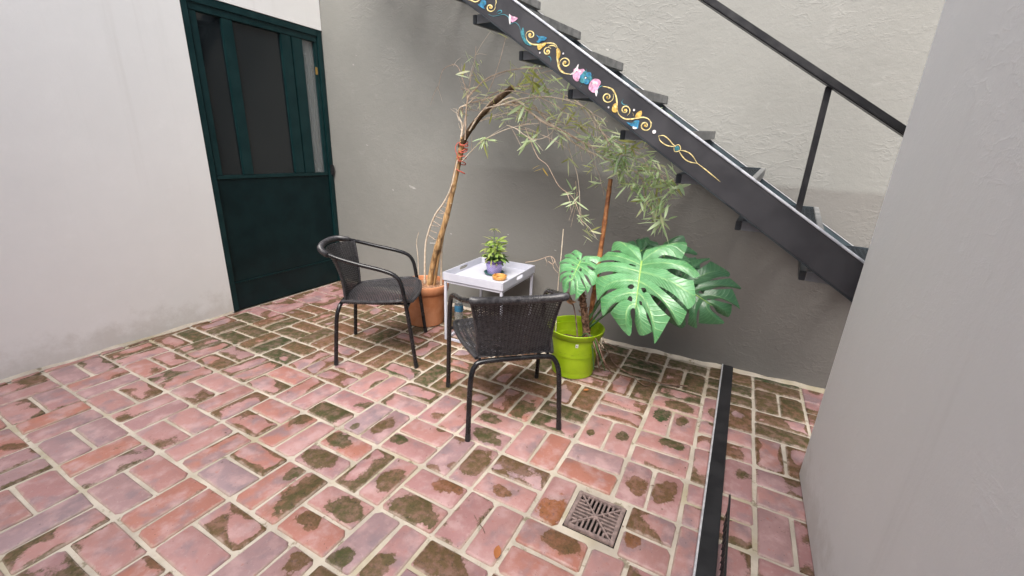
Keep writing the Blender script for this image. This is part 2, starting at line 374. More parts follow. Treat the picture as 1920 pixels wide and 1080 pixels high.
# ------------------------------------------------------------------ measured places, in metres
BRANCHES = [
  ([(-0.986,1.600,1.384),(-0.989,1.604,1.504),(-1.014,1.608,1.554),(-0.986,1.612,1.598),(-0.942,1.616,1.625),(-0.886,1.620,1.664)], 0.0070, 0.0050),
  ([(-0.933,1.580,1.405),(-0.904,1.567,1.636),(-0.839,1.553,1.709),(-0.737,1.540,1.765),(-0.614,1.527,1.797),(-0.496,1.513,1.814),(-0.365,1.500,1.806)], 0.0060, 0.0030),
  ([(-0.973,1.600,1.429),(-0.948,1.625,1.658),(-0.987,1.650,1.789),(-1.052,1.675,1.862),(-1.149,1.700,1.887),(-1.237,1.725,1.851),(-1.295,1.750,1.743)], 0.0040, 0.0015),
  ([(-0.939,1.600,1.613),(-0.927,1.617,1.776),(-0.910,1.633,1.872),(-0.894,1.650,1.972)], 0.0030, 0.0015),
  ([(-0.978,1.620,1.565),(-0.955,1.636,1.627),(-0.782,1.652,1.669),(-0.635,1.668,1.712),(-0.531,1.684,1.758),(-0.469,1.700,1.819)], 0.0050, 0.0020),
  ([(-0.899,1.580,1.463),(-0.783,1.570,1.587),(-0.637,1.560,1.620),(-0.488,1.550,1.645),(-0.325,1.540,1.651),(-0.174,1.530,1.628),(-0.061,1.520,1.582),(0.011,1.510,1.507),(0.073,1.500,1.413)], 0.0060, 0.0030),
  ([(-0.842,1.620,1.543),(-0.641,1.614,1.650),(-0.554,1.608,1.637),(-0.395,1.603,1.541),(-0.283,1.597,1.497),(-0.175,1.591,1.426),(-0.072,1.585,1.372),(0.028,1.579,1.329),(0.124,1.573,1.304),(0.234,1.568,1.258),(0.318,1.562,1.165),(0.369,1.556,1.100),(0.413,1.550,1.040)], 0.0090, 0.0030),
  ([(-0.746,1.660,1.650),(-0.509,1.653,1.628),(-0.413,1.647,1.572),(-0.302,1.640,1.505),(-0.179,1.633,1.446),(-0.056,1.627,1.377),(0.046,1.620,1.345)], 0.0060, 0.0030),
  ([(-0.718,1.580,1.620),(-0.522,1.571,1.608),(-0.351,1.563,1.524),(-0.206,1.554,1.472),(-0.099,1.546,1.421),(0.037,1.537,1.367),(0.224,1.529,1.329),(0.379,1.520,1.254)], 0.0050, 0.0020),
  ([(-0.730,1.700,1.670),(-0.474,1.700,1.605),(-0.341,1.700,1.552),(-0.175,1.700,1.467),(-0.082,1.700,1.392)], 0.0040, 0.0030),
  ([(-0.958,1.580,1.266),(-0.793,1.573,1.399),(-0.634,1.565,1.467),(-0.502,1.558,1.503),(-0.362,1.550,1.511)], 0.0040, 0.0020),
  ([(-0.599,1.550,1.499),(-0.509,1.530,1.474),(-0.394,1.510,1.427),(-0.289,1.490,1.452),(-0.213,1.470,1.533),(-0.145,1.450,1.652)], 0.0030, 0.0020),
  ([(-0.468,1.550,1.485),(-0.432,1.543,1.427),(-0.360,1.536,1.324),(-0.293,1.529,1.268),(-0.201,1.521,1.164),(-0.125,1.514,1.104),(-0.068,1.507,1.031),(-0.024,1.500,0.948)], 0.0030, 0.0015),
  ([(-0.249,1.620,1.477),(-0.234,1.617,1.438),(-0.183,1.613,1.344),(-0.148,1.610,1.233),(-0.115,1.607,1.111),(-0.082,1.603,0.997),(-0.058,1.600,0.937)], 0.0030, 0.0015),
  ([(0.004,1.500,1.489),(0.058,1.490,1.440),(0.092,1.480,1.402),(0.183,1.470,1.377),(0.278,1.460,1.399),(0.335,1.450,1.433)], 0.0030, 0.0020),
  ([(-0.100,1.600,1.405),(-0.042,1.600,1.317),(-0.001,1.600,1.243),(0.033,1.600,1.168),(0.046,1.600,1.113)], 0.0020, 0.0010),
  ([(0.225,1.560,1.266),(0.300,1.540,1.283),(0.393,1.520,1.250),(0.482,1.500,1.221)], 0.0030, 0.0015),
  ([(0.276,1.560,1.217),(0.310,1.540,1.148),(0.354,1.520,1.066),(0.425,1.500,0.959)], 0.0030, 0.0020),
  ([(-0.851,1.600,1.597),(-0.803,1.650,1.714),(-0.757,1.700,1.876),(-0.752,1.750,2.038)], 0.0030, 0.0015),
  ([(-0.447,1.600,1.641),(-0.454,1.600,1.759),(-0.511,1.600,1.819)], 0.0030, 0.0015),
  ([(-0.132,1.500,1.613),(-0.079,1.500,1.707),(-0.028,1.500,1.790)], 0.0030, 0.0015),
  ([(0.270,1.500,1.400),(0.310,1.475,1.506),(0.338,1.450,1.580)], 0.0030, 0.0015),
  ([(-0.874,1.700,1.655),(-0.730,1.698,1.712),(-0.555,1.695,1.745),(-0.350,1.692,1.704),(-0.168,1.690,1.618),(-0.056,1.688,1.499),(0.050,1.685,1.435),(0.199,1.683,1.372),(0.333,1.680,1.275)], 0.0040, 0.0020),
  ([(-1.006,1.740,1.505),(-0.786,1.732,1.575),(-0.560,1.724,1.584),(-0.381,1.716,1.512),(-0.207,1.708,1.410),(-0.043,1.700,1.341)], 0.0040, 0.0020),
  ([(-0.832,1.540,1.527),(-0.653,1.532,1.672),(-0.465,1.524,1.674),(-0.285,1.516,1.616),(-0.128,1.508,1.530),(0.026,1.500,1.428)], 0.0040, 0.0020)]
CLUSTERS = [((-0.914,1.620,1.907),7,0.075,0.054,1),
  ((-0.876,1.620,1.806),9,0.085,0.061,1),
  ((-0.928,1.620,1.729),6,0.075,0.047,1),
  ((-0.979,1.620,1.615),6,0.070,0.047,1),
  ((-0.775,1.570,1.409),14,0.100,0.027,0),
  ((-0.794,1.720,2.059),5,0.070,0.027,1),
  ((-0.511,1.600,1.805),8,0.100,0.068,2),
  ((-0.447,1.600,1.759),8,0.120,0.041,2),
  ((-0.399,1.550,1.813),7,0.100,0.047,0),
  ((-0.500,1.600,1.611),12,0.115,0.027,0),
  ((-0.348,1.600,1.742),8,0.100,0.061,0),
  ((-0.261,1.580,1.694),7,0.090,0.047,0),
  ((-0.254,1.550,1.459),6,0.100,0.041,0),
  ((-0.445,1.550,1.414),7,0.100,0.034,0),
  ((-0.342,1.520,1.256),3,0.060,0.020,3),
  ((-0.184,1.600,1.595),9,0.080,0.081,1),
  ((-0.041,1.580,1.441),16,0.085,0.047,0),
  ((0.064,1.550,1.365),22,0.100,0.054,0),
  ((0.165,1.540,1.361),26,0.080,0.047,4),
  ((0.144,1.550,1.262),18,0.100,0.041,0),
  ((0.256,1.540,1.289),18,0.090,0.054,0),
  ((0.221,1.550,1.199),12,0.100,0.047,0),
  ((0.289,1.550,1.204),14,0.085,0.041,0),
  ((0.408,1.520,1.242),22,0.100,0.061,0),
  ((0.352,1.540,1.114),18,0.100,0.047,0),
  ((0.410,1.520,1.034),20,0.110,0.034,0),
  ((0.324,1.540,1.129),12,0.090,0.041,0),
  ((0.449,1.500,1.205),10,0.100,0.034,0),
  ((-0.036,1.600,1.262),6,0.070,0.034,1),
  ((0.018,1.600,1.191),7,0.080,0.034,1),
  ((-0.100,1.500,1.076),7,0.090,0.027,0),
  ((-0.041,1.520,0.985),8,0.080,0.027,0),
  ((0.005,1.520,0.894),8,0.070,0.034,1),
  ((-0.183,1.620,1.310),4,0.090,0.034,1),
  ((-0.117,1.600,1.118),5,0.090,0.027,0),
  ((-0.028,1.500,1.795),5,0.070,0.034,2),
  ((0.333,1.450,1.580),8,0.090,0.034,0),
  ((0.305,1.470,1.492),8,0.090,0.041,0),
  ((-0.097,1.500,1.734),4,0.060,0.027,1),
  ((-0.600,1.600,1.764),10,0.080,0.081,1),
  ((-0.669,1.600,1.565),8,0.080,0.068,1),
  ((-0.439,1.600,1.513),8,0.080,0.075,1),
  ((-0.007,1.520,1.532),8,0.080,0.068,1),
  ((0.096,1.520,1.431),14,0.090,0.054,0),
  ((0.205,1.500,1.417),8,0.080,0.047,2),
  ((0.284,1.500,1.360),12,0.090,0.047,0),
  ((0.346,1.520,1.286),14,0.090,0.047,0),
  ((0.158,1.560,1.326),12,0.090,0.054,0),
  ((-0.743,1.620,1.677),8,0.070,0.068,1),
  ((-0.276,1.620,1.597),10,0.080,0.088,1),
  ((-0.119,1.550,1.618),6,0.080,0.068,2),
  ((-0.553,1.620,1.720),9,0.085,0.075,1),
  ((-0.396,1.600,1.685),8,0.090,0.061,0),
  ((-0.602,1.580,1.625),8,0.080,0.075,1),
  ((-0.143,1.600,1.508),8,0.080,0.075,1),
  ((-0.221,1.580,1.535),8,0.085,0.075,1),
  ((-0.326,1.580,1.564),8,0.080,0.068,0),
  ((0.414,1.500,1.132),10,0.100,0.041,0),
  ((-0.832,1.600,1.661),7,0.070,0.054,1)]
TRUNK = [(-1.298,1.600,0.241),(-1.222,1.600,0.552),(-1.118,1.600,0.831),(-1.045,1.600,1.087),(-0.990,1.600,1.307),(-0.960,1.600,1.419)]
TRUNK_B = [(-1.269,1.630,0.239),(-1.197,1.628,0.592),(-1.112,1.626,0.888),(-1.043,1.624,1.123),(-0.988,1.622,1.325),(-0.960,1.620,1.430)]
STUB = [(-0.990,1.600,1.356),(-0.912,1.600,1.464),(-0.809,1.600,1.571),(-0.692,1.600,1.656),(-0.595,1.600,1.721)]
STEM_A = [(-1.331,1.600,0.235),(-1.312,1.597,0.581),(-1.280,1.593,0.712),(-1.208,1.590,0.862),(-1.121,1.587,0.968),(-1.051,1.583,1.087),(-0.994,1.580,1.272)]
STEM_B = [(-1.227,1.680,0.246),(-1.209,1.670,0.582),(-1.169,1.660,0.757),(-1.100,1.650,0.965),(-1.045,1.640,1.159),(-0.993,1.630,1.342)]
STEM_C = [(-1.414,1.620,0.227),(-1.399,1.613,0.478),(-1.404,1.607,0.630),(-1.374,1.600,0.715)]
STAKE = [(0.077,1.620,1.213),(0.079,1.590,1.015),(0.079,1.560,0.792),(0.073,1.530,0.488),(0.069,1.500,0.204)]
THIN_STICK = [(-0.131,1.450,0.913),(-0.132,1.450,0.748),(-0.136,1.450,0.540),(-0.126,1.450,0.174)]
DRY_VINE = [(-0.445,1.600,0.625),(-0.366,1.600,0.649),(-0.301,1.600,0.681),(-0.260,1.600,0.695),(-0.231,1.600,0.674),(-0.245,1.600,0.646),(-0.276,1.600,0.659)]
MON_STEM = [(0.087,1.460,0.195),(0.067,1.450,0.333),(0.044,1.440,0.456),(0.025,1.430,0.549)]
DEAD_STALK = [(0.041,1.400,0.237),(0.020,1.393,0.378),(-0.007,1.387,0.479),(-0.039,1.380,0.550)]
TWIG_0 = [(0.026,1.954,0.012),(0.144,1.801,0.012),(0.227,1.668,0.012),(0.340,1.588,0.012),(0.450,1.578,0.012),(0.548,1.579,0.012),(0.700,1.616,0.012)]
TWIG_1 = [(0.340,1.588,0.012),(0.418,1.513,0.012),(0.474,1.496,0.012),(0.492,1.567,0.012),(0.460,1.593,0.012)]
TWIG_2 = [(0.054,1.972,0.012),(0.131,1.915,0.012),(0.177,1.965,0.012)]
TWIG_3 = [(0.061,1.818,0.012),(0.085,1.937,0.012),(0.160,1.912,0.012)]
TWIG_SMALL = [(0.090,0.151,0.006),(0.123,0.131,0.006),(0.150,0.118,0.006),(0.169,0.103,0.006)]
STAINS = [(0.605,0.649,0.62,1.0),(0.715,0.663,0.60,1.2),(0.333,1.018,0.60,3.0),(0.317,0.892,0.25,2.0),(0.468,0.954,0.40,2.5),(0.608,1.254,0.60,3.0),(0.720,1.255,0.45,2.0),(0.862,1.427,0.40,2.0),(0.700,1.023,0.50,2.6),(0.870,1.306,0.25,2.0),(0.343,0.337,0.75,0.0),(0.363,0.230,0.70,1.0),(0.430,0.222,0.60,1.0),(0.652,0.359,0.45,0.5),(0.040,0.325,0.30,1.0),(0.120,0.321,0.40,0.8),(-0.201,0.733,0.50,2.0),(-0.112,0.602,0.70,2.0),(-0.082,0.909,0.80,2.0),(0.677,1.386,0.70,2.0),(0.245,-0.020,0.40,1.0),(-1.007,0.223,0.60,1.5),(-0.925,0.321,1.30,2.0),(-0.707,0.463,0.40,2.0),(-0.611,0.387,0.55,1.2),(-0.727,0.309,0.22,2.0),(-0.715,0.202,0.65,2.0),(-0.692,0.068,0.75,1.5),(-0.469,0.474,0.50,1.6),(-0.475,0.354,0.45,2.2),(-0.350,0.516,0.20,1.5),(-0.191,0.731,0.55,2.0),(-0.120,0.598,0.65,2.0),(-0.069,0.417,0.75,1.2),(-0.701,-0.030,0.50,2.0),(-0.568,-0.077,1.20,1.7),(-0.492,-0.061,0.50,2.8),(-0.365,-0.070,0.70,1.8),(-0.329,0.116,0.60,1.3),(-0.095,0.224,0.55,0.3),(-0.138,0.055,0.95,1.6),(-0.190,-0.132,0.95,1.6),(-0.208,-0.235,0.50,2.0),(-0.440,-0.175,0.50,1.0),(-0.065,-0.096,0.90,1.2),(-0.085,-0.204,0.60,1.4),(0.078,-0.055,1.00,1.5),(-0.230,-0.294,0.90,1.5),(0.041,-0.144,0.80,2.0),(-0.323,-0.295,0.50,1.0)]
DECOR_CURVES = [([(-1.6640,-0.0602),(-1.6164,-0.0576),(-1.5741,-0.0477),(-1.5429,-0.0402),(-1.5257,-0.0242),(-1.5265,-0.0112)],0.0060,'cream'),
  ([(-1.4286,0.0024),(-1.4237,-0.0032),(-1.4214,-0.0096),(-1.4220,-0.0164),(-1.4252,-0.0228),(-1.4305,-0.0283),(-1.4371,-0.0323),(-1.4443,-0.0345),(-1.4512,-0.0350),(-1.4572,-0.0336),(-1.4617,-0.0309),(-1.4643,-0.0271),(-1.4650,-0.0228),(-1.4638,-0.0185),(-1.4610,-0.0147),(-1.4572,-0.0117),(-1.4529,-0.0098),(-1.4485,-0.0090),(-1.4447,-0.0094),(-1.4417,-0.0107),(-1.4397,-0.0126),(-1.4390,-0.0150),(-1.4393,-0.0173),(-1.4405,-0.0194),(-1.4424,-0.0211),(-1.4445,-0.0221),(-1.4466,-0.0225)],0.0065,'cream'),
  ([(-1.4282,0.0025),(-1.4307,0.0172),(-1.4484,0.0292),(-1.4792,0.0344),(-1.5135,0.0274)],0.0065,'cream'),
  ([(-1.4413,-0.0488),(-1.4104,-0.0421),(-1.3791,-0.0199),(-1.3581,-0.0060),(-1.3284,-0.0046),(-1.3039,-0.0228),(-1.2826,-0.0047),(-1.2505,-0.0072),(-1.2157,-0.0342),(-1.1757,-0.0476)],0.0035,'teal'),
  ([(-1.4016,-0.0211),(-1.3958,-0.0072),(-1.3817,0.0002),(-1.3790,-0.0091),(-1.3932,-0.0220)],0.0060,'teal'),
  ([(-1.1971,-0.0195),(-1.1983,-0.0127),(-1.1970,-0.0061),(-1.1933,-0.0001),(-1.1878,0.0047),(-1.1813,0.0077),(-1.1745,0.0090),(-1.1682,0.0084),(-1.1631,0.0062),(-1.1597,0.0028),(-1.1581,-0.0013),(-1.1584,-0.0056),(-1.1604,-0.0096),(-1.1637,-0.0129),(-1.1678,-0.0151),(-1.1722,-0.0162),(-1.1762,-0.0160),(-1.1795,-0.0147),(-1.1817,-0.0127),(-1.1828,-0.0103),(-1.1827,-0.0077),(-1.1815,-0.0054),(-1.1797,-0.0036),(-1.1774,-0.0024),(-1.1752,-0.0020),(-1.1732,-0.0022),(-1.1718,-0.0029)],0.0065,'cream'),
  ([(-1.1957,-0.0204),(-1.1820,-0.0318),(-1.1639,-0.0381),(-1.1403,-0.0346),(-1.1079,-0.0184),(-1.0805,0.0036),(-1.0535,0.0205),(-1.0306,0.0254),(-1.0136,0.0200)],0.0070,'cream'),
  ([(-1.0413,-0.0001),(-1.0494,-0.0009),(-1.0567,-0.0035),(-1.0626,-0.0076),(-1.0666,-0.0127),(-1.0684,-0.0181),(-1.0680,-0.0233),(-1.0656,-0.0276),(-1.0616,-0.0306),(-1.0567,-0.0322),(-1.0514,-0.0322),(-1.0465,-0.0308),(-1.0424,-0.0283),(-1.0395,-0.0251),(-1.0381,-0.0216),(-1.0382,-0.0183),(-1.0395,-0.0155),(-1.0418,-0.0136),(-1.0448,-0.0125),(-1.0479,-0.0124),(-1.0508,-0.0132),(-1.0531,-0.0146),(-1.0547,-0.0163),(-1.0555,-0.0182),(-1.0554,-0.0199),(-1.0546,-0.0212),(-1.0534,-0.0221)],0.0065,'cream'),
  ([(-1.0186,0.0172),(-1.0338,0.0182),(-1.0494,0.0104),(-1.0586,-0.0013)],0.0060,'cream'),
  ([(-1.0356,-0.0363),(-1.0241,-0.0323),(-1.0132,-0.0370),(-1.0059,-0.0494)],0.0040,'teal'),
  ([(-1.0146,0.0195),(-0.9978,-0.0034),(-0.9788,-0.0252),(-0.9508,-0.0475),(-0.9186,-0.0517),(-0.8807,-0.0362)],0.0070,'cream'),
  ([(-0.9806,-0.0153),(-0.9640,-0.0331),(-0.9404,-0.0469),(-0.9080,-0.0470)],0.0040,'gold'),
  ([(-0.9572,-0.0341),(-0.9630,-0.0266),(-0.9652,-0.0181),(-0.9637,-0.0097),(-0.9590,-0.0022),(-0.9520,0.0034),(-0.9436,0.0066),(-0.9352,0.0072),(-0.9278,0.0054),(-0.9221,0.0016),(-0.9189,-0.0035),(-0.9183,-0.0092),(-0.9201,-0.0146),(-0.9238,-0.0192),(-0.9289,-0.0223),(-0.9345,-0.0237),(-0.9397,-0.0234),(-0.9440,-0.0216),(-0.9469,-0.0187),(-0.9481,-0.0153),(-0.9476,-0.0119),(-0.9459,-0.0090),(-0.9432,-0.0068),(-0.9402,-0.0057),(-0.9373,-0.0056),(-0.9349,-0.0063),(-0.9333,-0.0076)],0.0065,'cream'),
  ([(-0.7143,0.0073),(-0.7226,-0.0033),(-0.7249,-0.0215),(-0.7113,-0.0297)],0.0050,'teal'),
  ([(-0.8291,0.0223),(-0.8170,0.0132)],0.0040,'teal'),
  ([(-0.8067,-0.0582),(-0.8033,-0.0448)],0.0040,'teal'),
  ([(-0.7852,0.0106),(-0.7804,0.0216)],0.0040,'teal'),
  ([(-0.7119,0.0051),(-0.6889,0.0151),(-0.6617,0.0196),(-0.6306,0.0065),(-0.6060,-0.0145),(-0.5881,-0.0401)],0.0070,'cream'),
  ([(-0.6686,0.0226),(-0.6382,0.0126),(-0.6094,-0.0167)],0.0040,'gold'),
  ([(-0.6486,0.0068),(-0.6405,0.0001),(-0.6359,-0.0080),(-0.6349,-0.0168),(-0.6375,-0.0251),(-0.6430,-0.0319),(-0.6506,-0.0366),(-0.6591,-0.0386),(-0.6673,-0.0379),(-0.6742,-0.0348),(-0.6789,-0.0300),(-0.6812,-0.0243),(-0.6809,-0.0184),(-0.6782,-0.0132),(-0.6739,-0.0093),(-0.6686,-0.0070),(-0.6631,-0.0065),(-0.6583,-0.0077),(-0.6546,-0.0101),(-0.6524,-0.0134),(-0.6519,-0.0169),(-0.6528,-0.0202),(-0.6549,-0.0228),(-0.6577,-0.0244),(-0.6606,-0.0250),(-0.6632,-0.0247),(-0.6652,-0.0236)],0.0065,'cream'),
  ([(-0.5899,-0.0338),(-0.5656,-0.0480),(-0.5315,-0.0466),(-0.5083,-0.0327),(-0.4839,-0.0106),(-0.4637,0.0057),(-0.4399,0.0125),(-0.4154,0.0067)],0.0070,'cream'),
  ([(-0.5322,-0.0295),(-0.5300,-0.0217),(-0.5305,-0.0142),(-0.5335,-0.0076),(-0.5387,-0.0027),(-0.5452,0.0004),(-0.5522,0.0013),(-0.5590,0.0002),(-0.5648,-0.0027),(-0.5689,-0.0069),(-0.5712,-0.0117),(-0.5715,-0.0167),(-0.5699,-0.0211),(-0.5668,-0.0246),(-0.5628,-0.0269),(-0.5583,-0.0277),(-0.5539,-0.0271),(-0.5502,-0.0255),(-0.5476,-0.0230),(-0.5461,-0.0201),(-0.5459,-0.0172),(-0.5468,-0.0146),(-0.5485,-0.0127),(-0.5507,-0.0115),(-0.5531,-0.0112),(-0.5552,-0.0116),(-0.5568,-0.0125)],0.0065,'cream'),
  ([(-0.5928,0.0158),(-0.5897,-0.0004),(-0.5740,-0.0014),(-0.5591,0.0067)],0.0040,'teal'),
  ([(-0.5182,-0.0058),(-0.5042,-0.0151)],0.0040,'cream'),
  ([(-0.4379,0.0107),(-0.4273,0.0086),(-0.4186,0.0041),(-0.4124,-0.0025),(-0.4092,-0.0102),(-0.4093,-0.0180),(-0.4122,-0.0250),(-0.4175,-0.0305),(-0.4243,-0.0339),(-0.4317,-0.0350),(-0.4387,-0.0338),(-0.4444,-0.0307),(-0.4484,-0.0262),(-0.4502,-0.0211),(-0.4499,-0.0160),(-0.4477,-0.0116),(-0.4441,-0.0083),(-0.4398,-0.0064),(-0.4352,-0.0061),(-0.4312,-0.0071),(-0.4280,-0.0091),(-0.4260,-0.0118),(-0.4253,-0.0147),(-0.4259,-0.0174),(-0.4273,-0.0195),(-0.4294,-0.0209),(-0.4316,-0.0214)],0.0065,'cream'),
  ([(-0.3546,-0.0177),(-0.3376,-0.0038),(-0.3092,-0.0030),(-0.2822,-0.0083),(-0.2631,-0.0085)],0.0050,'cream'),
  ([(-0.3546,-0.0177),(-0.3338,-0.0290),(-0.3030,-0.0288),(-0.2799,-0.0202),(-0.2631,-0.0085)],0.0050,'cream'),
  ([(-0.2705,-0.0121),(-0.2557,0.0043),(-0.2362,-0.0092),(-0.2517,-0.0277),(-0.2705,-0.0121)],0.0040,'cream'),
  ([(-0.2423,-0.0134),(-0.2198,-0.0021),(-0.1963,0.0033),(-0.1710,0.0002),(-0.1400,-0.0100)],0.0050,'cream'),
  ([(-0.2423,-0.0134),(-0.2173,-0.0230),(-0.1886,-0.0276),(-0.1619,-0.0213),(-0.1400,-0.0100)],0.0050,'cream'),
  ([(-0.1400,-0.0100),(-0.0961,-0.0100),(-0.0514,-0.0113),(-0.0106,-0.0130)],0.0050,'cream')]
DECOR_SHAPES = [([(-1.5237,-0.0448),(-1.5130,-0.0311),(-1.5123,-0.0146),(-1.4892,-0.0079),(-1.4781,-0.0183),(-1.4843,-0.0323),(-1.4745,-0.0408),(-1.4962,-0.0440)],'blue'),
  ([(-1.3334,0.0109),(-1.3152,0.0089),(-1.2985,0.0152),(-1.2802,0.0181),(-1.2822,0.0074),(-1.2892,-0.0040),(-1.2998,-0.0124),(-1.3151,-0.0018)],'pink'),
  ([(-1.3334,0.0109),(-1.3168,0.0027),(-1.3067,-0.0135),(-1.3022,-0.0262),(-1.3211,-0.0104)],'white'),
  ([(-1.2303,0.0012),(-1.2103,-0.0148),(-1.2004,-0.0366),(-1.1731,-0.0461),(-1.1380,-0.0427),(-1.1729,-0.0515),(-1.2073,-0.0405),(-1.2269,-0.0240)],'teal'),
  ([(-1.1512,0.0098),(-1.1299,0.0109),(-1.1093,0.0224),(-1.0887,0.0259),(-1.0911,0.0128),(-1.1042,0.0011),(-1.1128,-0.0119),(-1.1270,-0.0146),(-1.1228,0.0014)],'blue'),
  ([(-1.1134,-0.0259),(-1.0959,-0.0051),(-1.0743,0.0098),(-1.0784,-0.0088),(-1.0844,-0.0204),(-1.0889,-0.0339),(-1.1007,-0.0379)],'gold'),
  ([(-1.0143,0.0116),(-1.0082,0.0204),(-0.9926,0.0159),(-0.9824,0.0055),(-0.9776,-0.0080),(-0.9822,-0.0189),(-1.0002,-0.0048)],'gold'),
  ([(-0.8820,-0.0120),(-0.8736,0.0040),(-0.8582,0.0022),(-0.8408,0.0153),(-0.8273,0.0071),(-0.8363,-0.0121),(-0.8303,-0.0418),(-0.8514,-0.0463),(-0.8720,-0.0337)],'pink'),
  ([(-0.8841,-0.0410),(-0.8761,-0.0195),(-0.8769,-0.0007),(-0.8753,0.0193),(-0.8674,0.0050),(-0.8642,-0.0123),(-0.8711,-0.0304)],'white'),
  ([(-0.7755,0.0048),(-0.7733,-0.0022),(-0.7764,-0.0094),(-0.7839,-0.0139),(-0.7927,-0.0141),(-0.7996,-0.0099),(-0.8018,-0.0028),(-0.7986,0.0043),(-0.7912,0.0089),(-0.7824,0.0090)],'teal'),
  ([(-0.7807,-0.0126),(-0.7784,-0.0197),(-0.7816,-0.0269),(-0.7891,-0.0315),(-0.7980,-0.0317),(-0.8049,-0.0274),(-0.8072,-0.0203),(-0.8039,-0.0131),(-0.7964,-0.0085),(-0.7876,-0.0083)],'blue'),
  ([(-0.8009,-0.0188),(-0.7987,-0.0259),(-0.8020,-0.0331),(-0.8095,-0.0378),(-0.8185,-0.0380),(-0.8254,-0.0337),(-0.8276,-0.0265),(-0.8243,-0.0193),(-0.8167,-0.0147),(-0.8078,-0.0145)],'teal'),
  ([(-0.8159,-0.0074),(-0.8137,-0.0145),(-0.8170,-0.0217),(-0.8246,-0.0263),(-0.8335,-0.0265),(-0.8404,-0.0222),(-0.8426,-0.0151),(-0.8393,-0.0079),(-0.8317,-0.0033),(-0.8228,-0.0031)],'blue'),
  ([(-0.8106,0.0100),(-0.8083,0.0030),(-0.8116,-0.0042),(-0.8191,-0.0087),(-0.8280,-0.0089),(-0.8349,-0.0046),(-0.8371,0.0024),(-0.8338,0.0096),(-0.8263,0.0141),(-0.8174,0.0143)],'teal'),
  ([(-0.7904,0.0160),(-0.7882,0.0090),(-0.7914,0.0019),(-0.7988,-0.0026),(-0.8077,-0.0028),(-0.8146,0.0015),(-0.8168,0.0085),(-0.8135,0.0156),(-0.8060,0.0201),(-0.7972,0.0203)],'blue'),
  ([(-0.7714,-0.0280),(-0.7756,-0.0056),(-0.7655,0.0116),(-0.7443,0.0190),(-0.7285,0.0123),(-0.7271,-0.0061),(-0.7234,-0.0317),(-0.7395,-0.0417),(-0.7624,-0.0392)],'pink'),
  ([(-0.7310,-0.0309),(-0.7226,-0.0200),(-0.7097,-0.0427),(-0.7157,-0.0437)],'white'),
  ([(-0.6181,-0.0297),(-0.6094,-0.0167),(-0.5896,-0.0299),(-0.5841,-0.0450),(-0.5948,-0.0535),(-0.6086,-0.0497)],'gold'),
  ([(-0.4978,-0.0146),(-0.5016,0.0051),(-0.4893,0.0226),(-0.4771,0.0064),(-0.4820,-0.0079)],'gold'),
  ([(-0.5169,-0.0535),(-0.4913,-0.0425),(-0.4876,-0.0265),(-0.4711,-0.0155),(-0.4616,-0.0316),(-0.4540,-0.0476),(-0.4747,-0.0518),(-0.4975,-0.0557)],'blue'),
  ([(-0.4795,-0.0512),(-0.4589,-0.0449),(-0.4603,-0.0534),(-0.4734,-0.0584)],'white'),
  ([(-0.2650,-0.0128),(-0.2554,-0.0015),(-0.2422,-0.0089),(-0.2512,-0.0228)],'teal')]
DECOR_DOTS = [((-1.4479,-0.0186),0.0055,'gold'),((-1.1738,-0.0065),0.0055,'gold'),((-1.0497,-0.0197),0.0055,'gold'),((-1.0811,-0.0444),0.0042,'white'),((-0.9706,0.0151),0.0045,'white'),((-0.9370,-0.0116),0.0055,'gold'),((-0.8069,-0.0097),0.0042,'white'),((-0.6627,-0.0189),0.0055,'gold'),((-0.6289,-0.0501),0.0045,'white'),((-0.5552,-0.0165),0.0055,'gold'),((-0.5199,0.0064),0.0050,'white'),((-0.4340,-0.0169),0.0055,'gold'),((-0.3823,-0.0149),0.0085,'white')]
CHIPS = [(-1.758,1.007,0.022),(-1.975,0.967,0.012),(-2.255,1.339,0.012),(-2.315,2.057,0.009),(-2.354,1.989,0.012),(-0.146,1.984,0.010),(-1.356,0.649,0.012),(-2.040,1.220,0.006),(-0.806,0.710,0.008),(-0.397,0.639,0.010)]
LEAF_RIGHT = ([(0.018, -0.246), (0.521, -0.061), (0.66, 0.218), (0.626, 0.654), (0.477, 0.759), (0.236, 0.936), (-0.042, 0.809)], [(0.437, -0.317), (0.723, 0.152), (0.717, 0.492), (0.603, 0.865), (0.302, 1.052), (0.067, 1.041)])
LEAF_LEFT = ([(-0.067, -0.275), (-0.529, -0.225), (-0.615, -0.027), (-0.645, 0.205), (-0.497, 0.555), (-0.366, 0.696), (-0.042, 0.809)], [(-0.392, -0.423), (-0.653, -0.16), (-0.731, 0.096), (-0.597, 0.488), (-0.453, 0.734), (-0.145, 0.981)])

# ================================================================== SETTING
MOD = 0.265          # side of one basket-weave block: two bricks and their joints
DX0, DX1, DY0, DY1 = .400, .602, .295, .497      # floor drain
BACK = lambda x: 2.04 + .02 * (x - .9)           # front face of the grey wall
XL = -2.70                                        # face of the white door wall

m = MB()
X0, X1, Y0, Y1, ZM = -3.2, 3.6, -3.4, 2.3, -.0095
for a, b, c, d in ((X0, DX0, Y0, Y1), (DX1, X1, Y0, Y1), (DX0, DX1, Y0, DY0), (DX0, DX1, DY1, Y1)):
    m.add([(a, c, ZM), (b, c, ZM), (b, d, ZM), (a, d, ZM)], [(0, 1, 2, 3)])
floor = m.build('paved_floor', M['mortar']); tag(floor, kind='structure')

